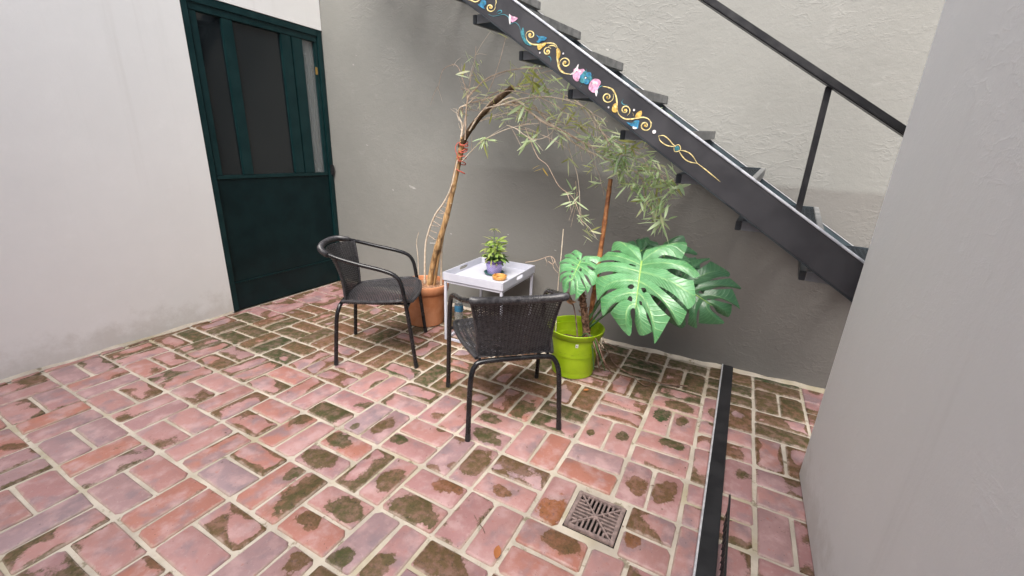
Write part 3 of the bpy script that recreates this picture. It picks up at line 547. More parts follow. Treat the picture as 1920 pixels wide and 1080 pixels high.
def brick_mesh(k):
    q = random.Random(100 + k); L, W, H = .2455, .1135, .05
    ring = []
    for sx, sy in ((-1, -1), (1, -1), (1, 1), (-1, 1)):
        c = q.uniform(.003, .009) if q.random() < .8 else q.uniform(.012, .02); jx, jy = q.uniform(-.003, .003), q.uniform(-.0025, .0025)
        x, y = sx * (L / 2 + jx), sy * (W / 2 + jy)
        p, r_ = (x - sx * c, y), (x, y - sy * c)
        ring += [r_, p] if sx * sy > 0 else [p, r_]
    mid = []
    for i in range(8):                                      # an extra point in each long edge keeps the arris uneven
        a, b = ring[i], ring[(i + 1) % 8]; mid.append(a)
        if math.dist(a, b) > .15: mid.append(((a[0] + b[0]) / 2, (a[1] + b[1]) / 2 + q.uniform(-.0022, .0022)))
    n = len(mid); P = []; F = []
    for z, s in ((0, .0065), (-.0035, .0015), (-.008, 0), (-H, 0)):
        for x, y in mid:
            P.append((x - math.copysign(s, x), y - math.copysign(s, y), z + (q.uniform(-.0008, .0008) if z == 0 else 0)))
    F.append(tuple(range(n)))
    for lv in range(3):
        for i in range(n):
            F.append((lv * n + i, (lv + 1) * n + i, (lv + 1) * n + (i + 1) % n, lv * n + (i + 1) % n))
    me = bpy.data.meshes.new('brick'); me.from_pydata(P, [], F); me.materials.append(M['brick'])
    me.polygons.foreach_set('use_smooth', [True] * len(F))
    me.set_sharp_from_angle(angle=R(50)); me.update(); return me
BRK = [brick_mesh(k) for k in range(8)]

def brick_rects():
    out = []
    for i in range(-11, 13):
        for j in range(-13, 8):
            x, y = i * MOD, j * MOD; h = MOD / 2
            if (i + j) % 2 == 0: rs = [(x, x + h, y, y + MOD, 1), (x + h, x + MOD, y, y + MOD, 1)]
            else: rs = [(x, x + MOD, y, y + h, 0), (x, x + MOD, y + h, y + MOD, 0)]
            for a, b, c, d, o in rs:
                a, b, c, d = a + .0068, b - .0068, c + .0068, d - .0068
                a = max(a, XL + .006); d = min(d, BACK(b) - .012 if o else BACK(b) - .022)
                if b > DX0 - .012 and a < DX1 + .012 and d > DY0 - .012 and c < DY1 + .012:
                    if a < DX0 - .06: b = min(b, DX0 - .014)
                    elif b > DX1 + .06: a = max(a, DX1 + .014)
                    else: continue
                if b - a < .03 or d - c < .03: continue
                out.append((a, b, c, d, o))
    return out
rects = brick_rects()
def in_view(x, y): return y > .577 * x - .26 and x < 1.27 and not (x > 1.20 and y < 1.0)
front = [r for r in rects if in_view((r[0] + r[1]) / 2, (r[2] + r[3]) / 2)]
front.sort(key=lambda r: math.hypot((r[0] + r[1]) / 2 - .784, (r[2] + r[3]) / 2 + .944))
front = front[:300]; fs = set(front); rest = [r for r in rects if r not in fs]
for (a, b, c, d, o) in front:
    cx, cy = (a + b) / 2, (c + d) / 2; L, W = (d - c, b - a) if o else (b - a, d - c)
    ob = link('brick', rnd.choice(BRK), floor, (cx + rnd.uniform(-.0015, .0015), cy + rnd.uniform(-.0015, .0015), rnd.uniform(-.0035, .001)))
    ob.rotation_euler = (rnd.uniform(-.012, .012), rnd.uniform(-.012, .012), (R(90) if o else 0) + (math.pi if rnd.random() < .5 else 0) + rnd.gauss(0, .012))
    ob.scale = (L / .2475, W / .115, 1)
    ob['stain_x'] = ob['stain_y'] = 0.0; ob['stain_a'] = ob['stain_b'] = .0001; ob['stain_kind'] = rnd.uniform(1.0, 2.4)
    far = min(1, max(0, (cy - .55 + .35 * max(0, -cx - .9) - .25 * max(0, cx - .1)) / .45))
    dark = min(1, max(0, (cy - 1.35) / .5)) * (1 if cx > -.3 else .3)
    ob['single'] = 1.0
    ob['cover'] = .30 + (.05 if cx < -.5 else 0) + far * rnd.uniform(.13, .40) + .14 * dark
    if far > .5: ob['stain_kind'] = rnd.uniform(.9, 2.7) + .6 * dark
    best = None
    for sx, sy, sz, k in STAINS:
        if a - .01 < sx < b + .01 and c - .01 < sy < d + .01: best = (sx, sy, sz, k)
    if best:
        v = Matrix.Rotation(-ob.rotation_euler.z, 2) @ Vector((best[0] - cx, best[1] - cy)); s = best[2]
        ob['stain_x'], ob['stain_y'] = float(v.x / ob.scale.x), float(v.y / ob.scale.y)
        ob['stain_a'], ob['stain_b'] = .118 * s, .070 * min(1.1, s * 1.1)
        ob['stain_kind'] = float(best[3]) + (.35 if cx < .1 else 0); ob['cover'] = .30
    elif far < .3: ob['cover'] = .30 if rnd.random() < (.5 if cx > 0 else .25) else rnd.uniform(.36, .46)
pm = MB()
for (a, b, c, d, o) in rest:
    z = -rnd.uniform(0, .0025); e = .006
    pm.add([(a, c, z - .004), (b, c, z - .004), (b, d, z - .004), (a, d, z - .004), (a + e, c + e, z), (b - e, c + e, z), (b - e, d - e, z), (a + e, d - e, z),
            (a, c, -.03), (b, c, -.03), (b, d, -.03), (a, d, -.03)],
           [(4, 5, 6, 7), (0, 1, 5, 4), (1, 2, 6, 5), (2, 3, 7, 6), (3, 0, 4, 7), (8, 9, 1, 0), (9, 10, 2, 1), (10, 11, 3, 2), (11, 8, 0, 3)])
pv = pm.build('brick_paving', M['brick'], floor); tag(pv, kind='stuff'); pv['single'] = 0.0; pv['cover'] = .47; pv['stain_kind'] = 1.6; pv['stain_a'] = pv['stain_b'] = .0001

# grey back wall (a slab, very slightly out of square with the door wall)
m = MB(); xa, xb, zt = -2.95, 3.5, 4.2
m.add([(xa, BACK(xa), -.1), (xb, BACK(xb), -.1), (xb, BACK(xb), zt), (xa, BACK(xa), zt), (xa, BACK(xa) + .22, -.1), (xb, BACK(xb) + .22, -.1), (xb, BACK(xb) + .22, zt), (xa, BACK(xa) + .22, zt)],
      [(0, 1, 2, 3), (5, 4, 7, 6), (3, 2, 6, 7), (0, 4, 5, 1), (1, 5, 6, 2), (4, 0, 3, 7)])
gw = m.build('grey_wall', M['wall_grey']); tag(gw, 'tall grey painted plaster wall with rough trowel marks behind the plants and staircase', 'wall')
for k, (x, z, s) in enumerate(CHIPS):
    q = random.Random(k); P = []; n = 9
    st = 2.2 if k == 0 else 1.2
    for i in range(n):
        an = 6.283 * i / n; rr = s * q.uniform(.55, 1.1)
        P.append((x + st * rr * math.cos(an), BACK(x) - .0015, z + rr * .6 * math.sin(an) - (.3 * st * rr * math.cos(an))))
    P += [(x, BACK(x) - .0005, z)]
    MB().add(P, [(i, (i + 1) % n, n) for i in range(n)]).build('plaster_chip', M['chip'], gw)
MB().add([(XL + 1.12, BACK(-1.6) - .002, .545), (XL + 1.2, BACK(-1.5) - .002, .55), (XL + 1.2, BACK(-1.5) - .002, .538), (XL + 1.12, BACK(-1.6) - .002, .53)], [(3, 2, 1, 0)]).build('plaster_chip', M['chip'], gw)
m = MB()                                               # cement fillet along the foot of the wall
rows = []
for k in range(60):
    x = -2.68 + k * 4.6 / 59; h = .016 + .008 * math.sin(k * 1.7) * math.sin(k * .6); w_ = .028 + .008 * math.sin(k * 2.3)
    rows.append([(x, BACK(x) - w_, -.004), (x, BACK(x) - w_ * .55, h * .7), (x, BACK(x) + .001, h)])
m.grid(rows); m.build('cement_fillet', M['mortar'], gw, smooth=True)

# white wall with the door, and the white wall of the passage on the right
DY_R, DY_L, DZ = BACK(XL) - .004, .86, 2.265
m = MB()
m.box((XL - .11, (DY_L - 3.3) / 2, 2.1), (.22, DY_L + 3.3, 4.2))
m.box((XL - .11, (DY_L + DY_R) / 2 + .001, (DZ + 4.2) / 2), (.22, DY_R - DY_L - .002, 4.2 - DZ))
m.box((XL - .20, (DY_L + DY_R) / 2, DZ / 2), (.04, DY_R - DY_L - .004, DZ - .004))
lw = m.build('white_door_wall', M['wall_white']); tag(lw, 'off white plaster wall above and beside the dark green door', 'wall')
m = MB(); rows = []
for k in range(50):                                    # cement fillet along the foot of the white wall
    y = -3.2 + k * 4.05 / 49; w_ = .016 + .007 * math.sin(k * 1.9)
    rows.append([(XL + .0005, y, .014 + .006 * math.sin(k * 1.3)), (XL + w_ * .5, y, .006), (XL + w_, y, -.004)])
m.grid(rows); m.build('cement_fillet', M['mortar'], lw, smooth=True)
m = MB(); m.box((1.32, -.95, 1.3), (.16, 4.1, 2.6), bev=.006)
rw = m.build('white_passage_wall', M['wall_white']); tag(rw, 'low off white plaster wall to the right of the wire mesh guard', 'wall')

hw_ = MB().box((-.75, -3.6, 2.8), (4.0, .2, 5.6)).build('unseen_house_wall', M['wall_white']); tag(hw_, 'unseen off white house wall added behind the camera to shade the courtyard', 'wall')  # unseen wall added behind the camera, its height set to grade the sunlight

# ------------------------------------------------------------------ door
dr = thing('metal_door', 'dark green metal door with tall narrow panes beside the grey wall', 'door', (XL - .03, 1.4, 0))
XD = XL - .028
m = MB(); yr, yl = DY_R - .002, DY_L + .002
m.box((XD, yr - .022, DZ / 2), (.05, .044, DZ - .006), bev=.003); m.box((XD, yl + .022, DZ / 2), (.05, .044, DZ - .006), bev=.003)
m.box((XD, (yr + yl) / 2, DZ - .028), (.049, yr - yl - .09, .05), bev=.003); m.build('door_frame', M['door_hi'], dr)
a, b = yl + .047, yr - .047
m = MB(); m.box((XD - .008, (a + b) / 2, .645), (.03, b - a, .81), bev=.003); m.build('lower_panel', M['door'], dr)
m = MB(); m.box((XD - .005, (a + b) / 2, .116), (.034, b - a, .226), bev=.003); m.build('kick_plate', M['door'], dr)
m = MB(); m.box((XD - .002, (a + b) / 2, .2335), (.036, b - a, .009), bev=.002); m.build('drip_strip', M['door_hi'], dr)
m = MB(); m.box((XD - .004, (a + b) / 2, 1.065), (.038, b - a, .028), bev=.003); m.build('rail', M['door_hi'], dr)
m = MB(); m.box((XD - .004, (a + b) / 2, 2.19), (.038, b - a, .05), bev=.003); m.build('rail', M['door_hi'], dr)
for y0, y1 in ((1.575, 1.665), (1.672, 1.772), (b - .03, b), (a, a + .05), (1.12, 1.2)):
    m = MB(); m.box((XD - .004, (y0 + y1) / 2, 1.622), (.034, y1 - y0, 1.085), bev=.004); m.build('stile', M['door_hi'], dr)
for y0, y1 in ((1.772, b - .03), (1.2, 1.575), (a + .05, 1.12)):
    m = MB(); m.box((XD - .012, (y0 + y1) / 2, 1.622), (.006, y1 - y0, 1.085)); m.build('pane', M['clear'] if y0 > 1.7 else M['glass'], dr)
m = MB(); rows = [[(XD - .045 + .004 * math.sin(k * 2.1), 1.79 + k * .008, 1.09), (XD - .045 + .004 * math.sin(k * 2.1), 1.79 + k * .0075, 2.06)] for k in range(8)]
m.grid(rows); m.build('backing_sheet', pmat('grey curtain', (.30, .30, .29), (.36, .36, .35), 12, .9), dr, smooth=True)  # thin pale grey sheet set behind the clear pane
m = MB(); m.box((XD + .01, DY_R - .075, 1.94), (.012, .02, .06), bev=.003); m.build('door_handle', M['brass'], dr)
m = MB(); m.box((XD + .03, DY_R - .018, 1.1), (.02, .03, .09), bev=.004); m.tube([(XD + .045, DY_R - .018, 1.09), (XD + .045, DY_R - .018, 1.13)], .009, 8); m.build('latch', M['black_paint'], dr)

# ------------------------------------------------------------------ floor drain
dn = thing('floor_drain', 'square cast iron drain grate set among the pink bricks in front', 'drain', ((DX0 + DX1) / 2, (DY0 + DY1) / 2, 0))
cx, cy = (DX0 + DX1) / 2, (DY0 + DY1) / 2; h = (DX1 - DX0) / 2 - .004
m = MB()
for s in (-1, 1):
    m.box((cx + s * (h - .008), cy, -.005), (.016, 2 * h, .014), bev=.002); m.box((cx, cy + s * (h - .008), -.0052), (2 * h - .0325, .016, .0136), bev=.002)
m.build('frame', M['iron'], dn)
m = MB(); g = h + .003
m.add([(cx - g, cy - g, -.0095), (cx + g, cy - g, -.0095), (cx + g, cy + g, -.0095), (cx - g, cy + g, -.0095), (cx - g, cy - g, -.12), (cx + g, cy - g, -.12), (cx + g, cy + g, -.12), (cx - g, cy + g, -.12)],
      [(0, 1, 5, 4), (1, 2, 6, 5), (2, 3, 7, 6), (3, 0, 4, 7), (4, 5, 6, 7)]); m.build('drain_pit', M['pit'], dn)
gi = h - .016
for an in (45, 135, 225, 315):
    m = MB(); l = gi * 1.38; m.box((cx + l / 2 * math.cos(R(an)), cy + l / 2 * math.sin(R(an)), -.0062), (l, .0075, .0104), R(an)); m.build('rib', M['iron'], dn)
for q in range(4):
    A_ = R(90 * q)
    for k in range(-4, 5):
        off = k * .0172; r0 = abs(off) + .008; l = gi - r0
        if l < .012: continue
        m = MB(); c_ = Vector((r0 + l / 2, off, 0)); c_.rotate(Euler((0, 0, A_)))
        m.box((cx + c_.x, cy + c_.y, -.0068), (l, .0078, .0096), A_); m.build('bar', M['iron'], dn)
m = MB(); m.lathe([(0, .0005), (.009, .0003), (.012, -.003), (.012, -.01)], (cx, cy, 0), 12); m.build('hub', M['iron'], dn)

# ------------------------------------------------------------------ staircase
SL = .652; AN = math.atan(SL); ES = Vector((math.cos(AN), 0, -math.sin(AN))); ET = Vector((math.sin(AN), 0, math.cos(AN)))
st = thing('steel_staircase', 'black steel staircase with painted scrolls and flowers on its stringer, rising to the left', 'staircase', (2.3, 1.58, 0))
SO = Vector((.7, 0, 1.265)); SM = Matrix.Rotation(AN, 4, 'Y')
def along(s, t, y): return tuple(SO + ES * s + ET * t + Vector((0, y, 0)))
def stringer(y0, y1, mat, dz=0.0):
    m = MB(); s0, s1 = -3.3, 2.20; yc = (y0 + y1) / 2
    m.box(along((s0 + s1) / 2, dz, yc), (s1 - s0, y1 - y0, .134), m=SM, bev=.002); return m
fs_ = stringer(1.2, 1.238, M['stair_face']).build('stringer', M['stair_face'], st)
m = MB(); m.box(along(-.55, .0715, 1.2165), (5.5, .043, .010), m=SM, bev=.003); m.build('top_flange', pmat('sky gleam flange edge', (.42, .44, .48), (.62, .64, .68), 25, .3, .45, .05, 90, metal=.2), fs_)  # the lip's bright gleam of sky is put into this colour
m = MB(); m.box(along(-.55, -.0695, 1.2185), (5.5, .041, .005), m=SM, bev=.0015); m.build('bottom_flange', M['stair_dark'], fs_)
rs_ = stringer(1.93, 1.966, M['stair_dark'], .014).build('stringer', M['stair_blue'], st)
m = MB(); m.box(along(-.55, .0828, 1.948), (5.5, .039, .0034), m=SM, bev=.001); m.build('top_flange', M['edge_steel'], rs_)
# hand painted filete decoration, thin coats of paint on the front stringer
YF = 1.1985
for pts, wd, c in DECOR_CURVES:
    wd *= .86
    P = smooth_path([Vector((p[0], p[1], 0)) for p in pts], 5 if len(pts) < 15 else 2); m = MB(); rows = []
    N = len(P)
    for i, p in enumerate(P):
        t = (P[min(i + 1, N - 1)] - P[max(i - 1, 0)]); t.z = 0
        if t.length < 1e-6: t = Vector((1, 0, 0))
        n_ = Vector((-t.y, t.x, 0)).normalized(); f = min(1, .35 + 2.2 * min(i, N - 1 - i) / N)
        rows.append([along(p.x + n_.x * wd / 2 * f, p.y + n_.y * wd / 2 * f, YF), along(p.x, p.y, YF - .0004), along(p.x - n_.x * wd / 2 * f, p.y - n_.y * wd / 2 * f, YF)])
    m.grid(rows); m.build('painted_scroll', M['dec_' + c], fs_)
for k, (pts, c) in enumerate(DECOR_SHAPES):
    P = smooth_path([Vector((p[0], p[1], 0)) for p in pts + pts[:1]], 4)[:-1]; n = len(P)
    cxx = sum((p.x for p in P)) / n; cyy = sum((p.y for p in P)) / n; y = YF - .0008 - .00012 * (k % 6)
    V = [along(p.x, p.y, y) for p in P] + [along(cxx, cyy, y - .0005)]
    MB().add(V, [(i, (i + 1) % n, n) for i in range(n)]).build('painted_petal', M['dec_' + c], fs_)
    if c in ('pink', 'blue', 'gold') and n > 20:         # the lighter highlight stroke inside each petal
        V = [along(cxx + (p.x - cxx) * .5 - .002, cyy + (p.y - cyy) * .42 + .003, y - .0008) for p in P[: n // 2]]
        MB().add(V, [tuple(range(len(V)))]).build('painted_highlight', M['dec_white' if c == 'pink' else ('dec_teal' if c == 'blue' else 'dec_cream')], fs_)
for c_, r_, col in DECOR_DOTS:
    V = [along(c_[0] + r_ * math.cos(k * .5236), c_[1] + r_ * math.sin(k * .5236), YF - .0022) for k in range(12)]
    MB().add(V, [tuple(range(12))]).build('painted_dot', M['dec_' + col], fs_)
# treads: shallow steel pans with expanded-metal tops
TW0, TW1, TD, TH = 1.247, 1.922, .335, .044
TILT, YAW = .052, -.072   # the pans sit a little crooked and rise towards the wall
def tread_meshes():
    a = MB(); yc = (TW0 + TW1) / 2; w_ = TW1 - TW0
    a.box((-TD + .012, yc, TH / 2), (.024, w_ - .0, TH), bev=.002)
    a.box((-TD / 2, TW1 - .006, TH / 2), (TD - .05, .010, TH))
    for y in (1.42, 1.58, 1.74): a.box((-TD / 2, y, TH - .016), (TD - .05, .006, .018))
    b = MB(); b.box((-.012, yc + .0, TH / 2), (.024, w_, TH), bev=.002)
    e = MB(); e.box((-TD / 2, TW0 + .004, TH / 2), (TD - .052, .006, TH - .002), bev=.001)
    c = MB(); x0, x1, y0, y1 = -TD + .022, -.022, TW0 + .008, TW1 - .012
    for sgn in (1, -1):
        q = -.9
        while q < .9:
            P = []
            for k in range(2):
                x = x0 if k == 0 else x1
                y = (y0 + y1) / 2 + q + sgn * .55 * (x - (x0 + x1) / 2)
                P.append(Vector((x, y, TH - .006 - .002 * (sgn > 0))))
            (p, r_) = P
            d_ = r_ - p; t0, t1 = 0.0, 1.0
            for lo in ((y0 - p.y) / d_.y, (y1 - p.y) / d_.y): pass
            ta, tb = sorted(((y0 - p.y) / d_.y, (y1 - p.y) / d_.y)); t0, t1 = max(0, ta), min(1, tb)
            if t1 - t0 > .03:
                p2, r2 = p + d_ * t0, p + d_ * t1; d2 = (r2 - p2)
                c.box((p2 + r2) / 2, (d2.length, .0042, .0018), math.atan2(d2.y, d2.x))
            q += .0235
    return a, b, e, c
off = Vector((2.3, 1.58, 0)); ms = []
for mb, mt in zip(tread_meshes(), ('stair_dark', 'stair_grey', 'stair_plate', 'stair_dark')):
    me = bpy.data.meshes.new('tread'); me.from_pydata(mb.v, [], mb.f); me.materials.append(M[mt]); me.update(); ms.append(me)
for k in range(-6, 10):
    z = 1.838 - .189 * k
    if z < .05: continue
    t = link('tread', ms[0], st, Vector((.29 * k + TW1 * math.sin(YAW), 0, z - TW1 * math.sin(TILT))) - off); t.rotation_euler = (TILT, 0, YAW)
    link('nosing', ms[1], t); link('end_plate', ms[2], t); link('tread_mesh', ms[3], t)
# handrail and its posts
zr = lambda x: 2.0 - SL * (x - .464)
m = MB(); P0, P1 = Vector((-2.0, 1.2, zr(-2.0))), Vector((2.5, 1.2, zr(2.5)))
m.box((P0 + P1) / 2, ((P1 - P0).length, .042, .028), m=SM, bev=.004); m.build('handrail', M['black_paint'], st)
for x in (-1.55, -.72, 1.0, 1.75, 2.45):
    z0, z1 = 1.265 + SL * (.7 - x) + .06, zr(x) - .012
    m = MB(); m.box((x, 1.219, (z0 + z1) / 2), (.022, .022, z1 - z0), bev=.002); m.build('post', M['black_paint'], st)

# ------------------------------------------------------------------ low wire mesh guard on the right
gd = thing('mesh_guard', 'black steel floor rail with bright edge and wire mesh at the right', 'railing', (.9, .8, 0))
m = MB(); m.box((.9045, .82, .018), (.061, 2.40, .036), bev=.003); m.build('bottom_rail', M['black_paint'], gd)
m = MB(); m.box((.8702, .82, .0195), (.0066, 2.40, .038), bev=.0015); m.build('bright_edge', M['edge_steel'], gd)
m = MB().tube([(.948, -.38, .135), (.948, .62, .135)], .004, 8); m.build('top_wire', M['black_paint'], gd)
m = MB()
for sgn in (1, -1):
    q = -.46
    while q < .7:
        a0 = Vector((.948 + .0012 * sgn, q, .012)); b0 = Vector((.948 + .0012 * sgn, q + sgn * .07, .135))
        if -.39 < min(a0.y, b0.y) and max(a0.y, b0.y) < .63: m.tube([a0, b0], .0012, 4, cap=False)
        q += .03
m.build('wire_mesh', M['black_paint'], gd)

# ================================================================== OBJECTS
# ------------------------------------------------------------------ bistro chairs
def ribbon_weave(surf, av, bv, wa, wb, amp):
    """stakes run along b at each a of av; strands run along a at each b of bv, over and under"""
    m = MB()
    def fr(a, b):
        p = surf(a, b); e = 1e-3
        da = (surf(a + e, b) - surf(a - e, b)); db = (surf(a, b + e) - surf(a, b - e))
        return p, da.normalized(), db.normalized(), da.cross(db).normalized()
    for a in av:
        rows = []
        for k in range(25):
            b = k / 24; p, ta, tb, n = fr(a, b); rows.append([p - ta * wa / 2, p + n * .0012, p + ta * wa / 2])
        m.grid(rows)
    for j, b in enumerate(bv):
        rows = []; L = [-1.0]
        for i in range(len(av) - 1): L += [av[i], (av[i] + av[i + 1]) / 2]
        L += [av[-1], 1.0]
        for i, a in enumerate(L):
            p, ta, tb, n = fr(a, b)
            o = 0 if (i == 0 or i == len(L) - 1 or i % 2 == 0) else amp * (1 if (j + (i // 2)) % 2 else -1)
            p = p + n * o; rows.append([p - tb * wb / 2, p + n * .0011 * (1 if o >= 0 else -1), p + tb * wb / 2])
        m.grid(rows)
    return m
def back_surf(a, b):
    w_ = .178 + .008 * b + .034 * b * b
    y = -.205 - .055 * b - .062 * b * b + .085 * a * a * (max(0, b) ** 1.3) + .02 * a * a
    return Vector((a * w_, y, .415 + .31 * b - .012 * a * a * b))
def seat_surf(a, b):
    w_ = .188 + .062 * math.sin(min(1, b * 1.35) * math.pi / 2)
    if b > .8: w_ *= math.sqrt(max(0.03, 1 - ((b - .8) / .2) ** 2 * .30))
    y = -.205 + .455 * b - .025 * a * a * b
    z = .415 + .032 * b - .010 * (1 - a * a) * math.sin(b * math.pi) - .02 * max(0, (b - .85) / .15) ** 2
    return Vector((a * w_, y, z))
def make_chair(label):
    t = thing('bistro_chair', label, 'chair', group='black wicker bistro chairs on the brick floor')
    tm = M['chair_tube']; wk = M['wicker']
    half = [(.276, .250, .0), (.273, .215, .30), (.271, .190, .48), (.268, .172, .565), (.264, .135, .612), (.258, .06, .640), (.252, -.06, .668), (.238, -.19, .702), (.205, -.275, .728)]
    cap_back = [(.13, -.322, .742), (0, -.338, .746), (-.13, -.322, .742)]
    for s in (1, -1):
        P = smooth_path([(s * x, y, z) for x, y, z in half], 5); m = MB().tube(P, .0128, 10); a_ = m.build('arm_frame', tm, t, smooth=True, local=True)
        f = MB().tube([(s * .2762, .2508, 0), (s * .2757, .2458, .035)], .0140, 10); f.build('rubber_foot', M['black_paint'], a_, smooth=True, local=True)
    P = smooth_path([(half[-2][0], half[-2][1], half[-2][2]), half[-1]] + cap_back + [(-half[-1][0], half[-1][1], half[-1][2]), (-half[-2][0], half[-2][1], half[-2][2])], 12)
    n = len(P); P = P[8:n - 8]
    P = smooth_path(P, 3); rr = [.0185 + (.0011 if i % 2 else -.0011) for i in range(len(P))]
    MB().tube(P, rr, 10).build('wrapped_top', wk, t, smooth=True, local=True)
    rear = [(.236, -.262, 0), (.228, -.246, .20), (.220, -.235, .32), (.200, -.222, .378), (.160, -.215, .398), (0, -.213, .401)]
    P = smooth_path([(x, y, z) for x, y, z in rear] + [(-x, y, z) for x, y, z in rear[-2::-1]], 6)
    m = MB().tube(P, .0128, 10); rl = m.build('rear_leg_frame', tm, t, smooth=True, local=True)
    for s in (1, -1): MB().tube([(s * .2361, -.2622, 0), (s * .2347, -.2594, .035)], .0140, 10).build('rubber_foot', M['black_paint'], rl, smooth=True, local=True)
    P = smooth_path([(.272, .203, .398), (.15, .205, .402), (0, .205, .403), (-.15, .205, .402), (-.272, .203, .398)], 4)
    MB().tube(P, .0095, 8).build('stretcher', tm, t, smooth=True, local=True)
    for s in (1, -1): MB().tube([(s * .17, -.212, .401), (s * .185, 0, .400), (s * .19, .205, .402)], .008, 8).build('stretcher', tm, t, smooth=True, local=True)
    av = [-.94 + 1.88 * k / 21 for k in range(22)]
    sb = ribbon_weave(back_surf, av, [.012 + .976 * k / 43 for k in range(44)], .0086, .0067, .0030); sb.build('backrest', wk, t, local=True)
    av = [-.95 + 1.9 * k / 23 for k in range(24)]
    ss = ribbon_weave(seat_surf, av, [.006 + .985 * k / 57 for k in range(58)], .0098, .0073, .0028); ss.build('seat', wk, t, local=True)
    rim = [seat_surf(-1, k / 16) for k in range(17)] + [seat_surf(-1 + 2 * k / 12, 1) for k in range(1, 12)] + [seat_surf(1, 1 - k / 16) for k in range(17)]
    rim = smooth_path(rim, 4); MB().tube(rim, [.0105 + (.0009 if i % 2 else -.0009) for i in range(len(rim))], 8).build('seat_rim', wk, t, smooth=True, local=True)
    for s in (1, -1):
        e = smooth_path([back_surf(s, k / 10) for k in range(11)], 4); MB().tube(e, [.0085 + (.0008 if i % 2 else -.0008) for i in range(len(e))], 8).build('back_edge', wk, t, smooth=True, local=True)
    return t
ch1 = make_chair('black wicker armchair beside the terracotta pot, turned side on with its seat in view')
ch1.location = (-1.228, 1.038, 0); ch1.rotation_euler.z = R(-57)
ch2 = copy_tree(ch1); ch2['label'] = 'black wicker armchair with its back to us, in front of the white table'
ch2.location = (-.186, .866, 0); ch2.rotation_euler.z = R(42.5)

# ------------------------------------------------------------------ tray table
tc = Vector((-.747, 1.648, 0)); ta = R(2.2); TMx = Matrix.Translation(tc) @ Matrix.Rotation(ta, 4, 'Z')
def tp(x, y, z): return tuple(TMx @ Vector((x, y, z)))
tb = thing('tray_table', 'small white metal side table with a raised tray top', 'table', tuple(tc), 0)
hx, hy, zt_, zb_ = .239, .270, .520, .462
tray = MB(); tray.box(tp(0, 0, zb_ + .004), (2 * hx - .004, 2 * hy - .004, .008), ta)
tray = tray.build('tray', M['white_metal'], tb)
for s in (-1, 1):
    m = MB(); m.box(tp(0, s * (hy - .004), (zt_ + zb_) / 2), (2 * hx - .018, .008, zt_ - zb_), ta, bev=.0025); m.build('tray_side', M['white_metal'], tray)
    m = MB(); xs = s * (hx - .004)
    for y0, y1 in ((-hy, -.055), (.055, hy)): m.box(tp(xs, (y0 + y1) / 2, (zt_ + zb_) / 2), (.008, y1 - y0, zt_ - zb_), ta, bev=.002)
    m.box(tp(xs, 0, zb_ + .010), (.008, .112, .020), ta); m.box(tp(xs, 0, zt_ - .006), (.008, .112, .012), ta)
    for q in (-1, 1):
        for zz in (zb_ + .022, zt_ - .014): m.box(tp(xs, q * .052, zz), (.0078, .008, .006), ta)
    m.build('tray_side', M['white_metal'], tray)
for sx in (-1, 1):
    for sy in (-1, 1):
        m = MB(); m.box(tp(sx * (hx - .016), sy * (hy - .016), .23), (.018, .018, .459), ta, bev=.002); m.build('leg', M['white_metal'], tb)
for z in (.010, .452):
    for s in (-1, 1):
        m = MB(); m.box(tp(s * (hx - .016), 0, z), (.0176, 2 * hy - .052, .0176), ta, bev=.002); m.box(tp(0, s * (hy - .016), z), (2 * hx - .052, .0174, .0174), ta, bev=.002); m.build('frame_bar', M['white_metal'], tb)

# ------------------------------------------------------------------ things on and under the table
pp = (-.742, 1.690, .4705)
sc = MB().lathe([(0, .004), (.055, .004), (.068, .012), (.074, .018), (.077, .016), (.070, .004), (.05, 0), (0, 0)], pp, 28).build('saucer', M['saucer'], None, smooth=True)
sc.location = Vector(pp) * 0; tag(sc, 'dark teal plastic saucer under the small purple pot', 'saucer')
bo = (pp[0], pp[1], pp[2] + .0046)
PS = 1.22
pt = thing('purple_pot', 'small purple flower pot with a darker diamond pattern on the white table', 'flower pot', bo)
MB().lathe([(PS * r_, PS * z_) for r_, z_ in ((0, 0), (.040, 0), (.042, .003), (.053, .066), (.054, .068))], (0, 0, 0), 28).build('pot_body', M['purple'], pt, smooth=True, local=True)
MB().lathe([(PS * r_, PS * z_) for r_, z_ in ((.054, .068), (.0575, .069), (.059, .072), (.059, .084), (.0575, .086), (.055, .086), (.053, .074), (0, .073))], (0, 0, 0), 28).build('pot_rim', pmat('purple rim', (.08, .05, .16), (.11, .07, .22), 20, .4), pt, smooth=True, local=True)
def leaf_mesh(mat, w_=.13, fold=.25, seg=4, droop=.12, name='leaf'):
    P = []; F = []
    for i in range(seg + 1):
        t = i / seg; hw = w_ / 2 * (math.sin(math.pi * min(1, t * .98 + .02)) ** .75) * (1 - .25 * t) + .002
        z = -droop * t * t
        P += [(-hw, t, z + hw * fold), (0, t, z), (hw, t, z + hw * fold)]
    for i in range(seg):
        b = i * 3; F += [(b, b + 1, b + 4, b + 3), (b + 1, b + 2, b + 5, b + 4)]
    me = bpy.data.meshes.new(name); me.from_pydata(P, [], F); me.materials.append(mat); me.polygons.foreach_set('use_smooth', [True] * len(F)); me.update(); return me
def leaf_matrix(p, d, L, roll, wid=1.0):
    d = Vector(d).normalized(); up = Vector((0, 0, 1)) if abs(d.z) < .95 else Vector((1, 0, 0))
    x = d.cross(up).normalized(); z = x.cross(d).normalized(); m = Matrix((x, d, z)).transposed().to_4x4()
    return Matrix.Translation(Vector(p)) @ m @ Matrix.Rotation(roll, 4, 'Y') @ Matrix.Diagonal((L * wid, L, L, 1))
hb = thing('potted_herb', 'bushy variegated little plant growing in the purple pot', 'plant', (bo[0], bo[1], bo[2] + .098))
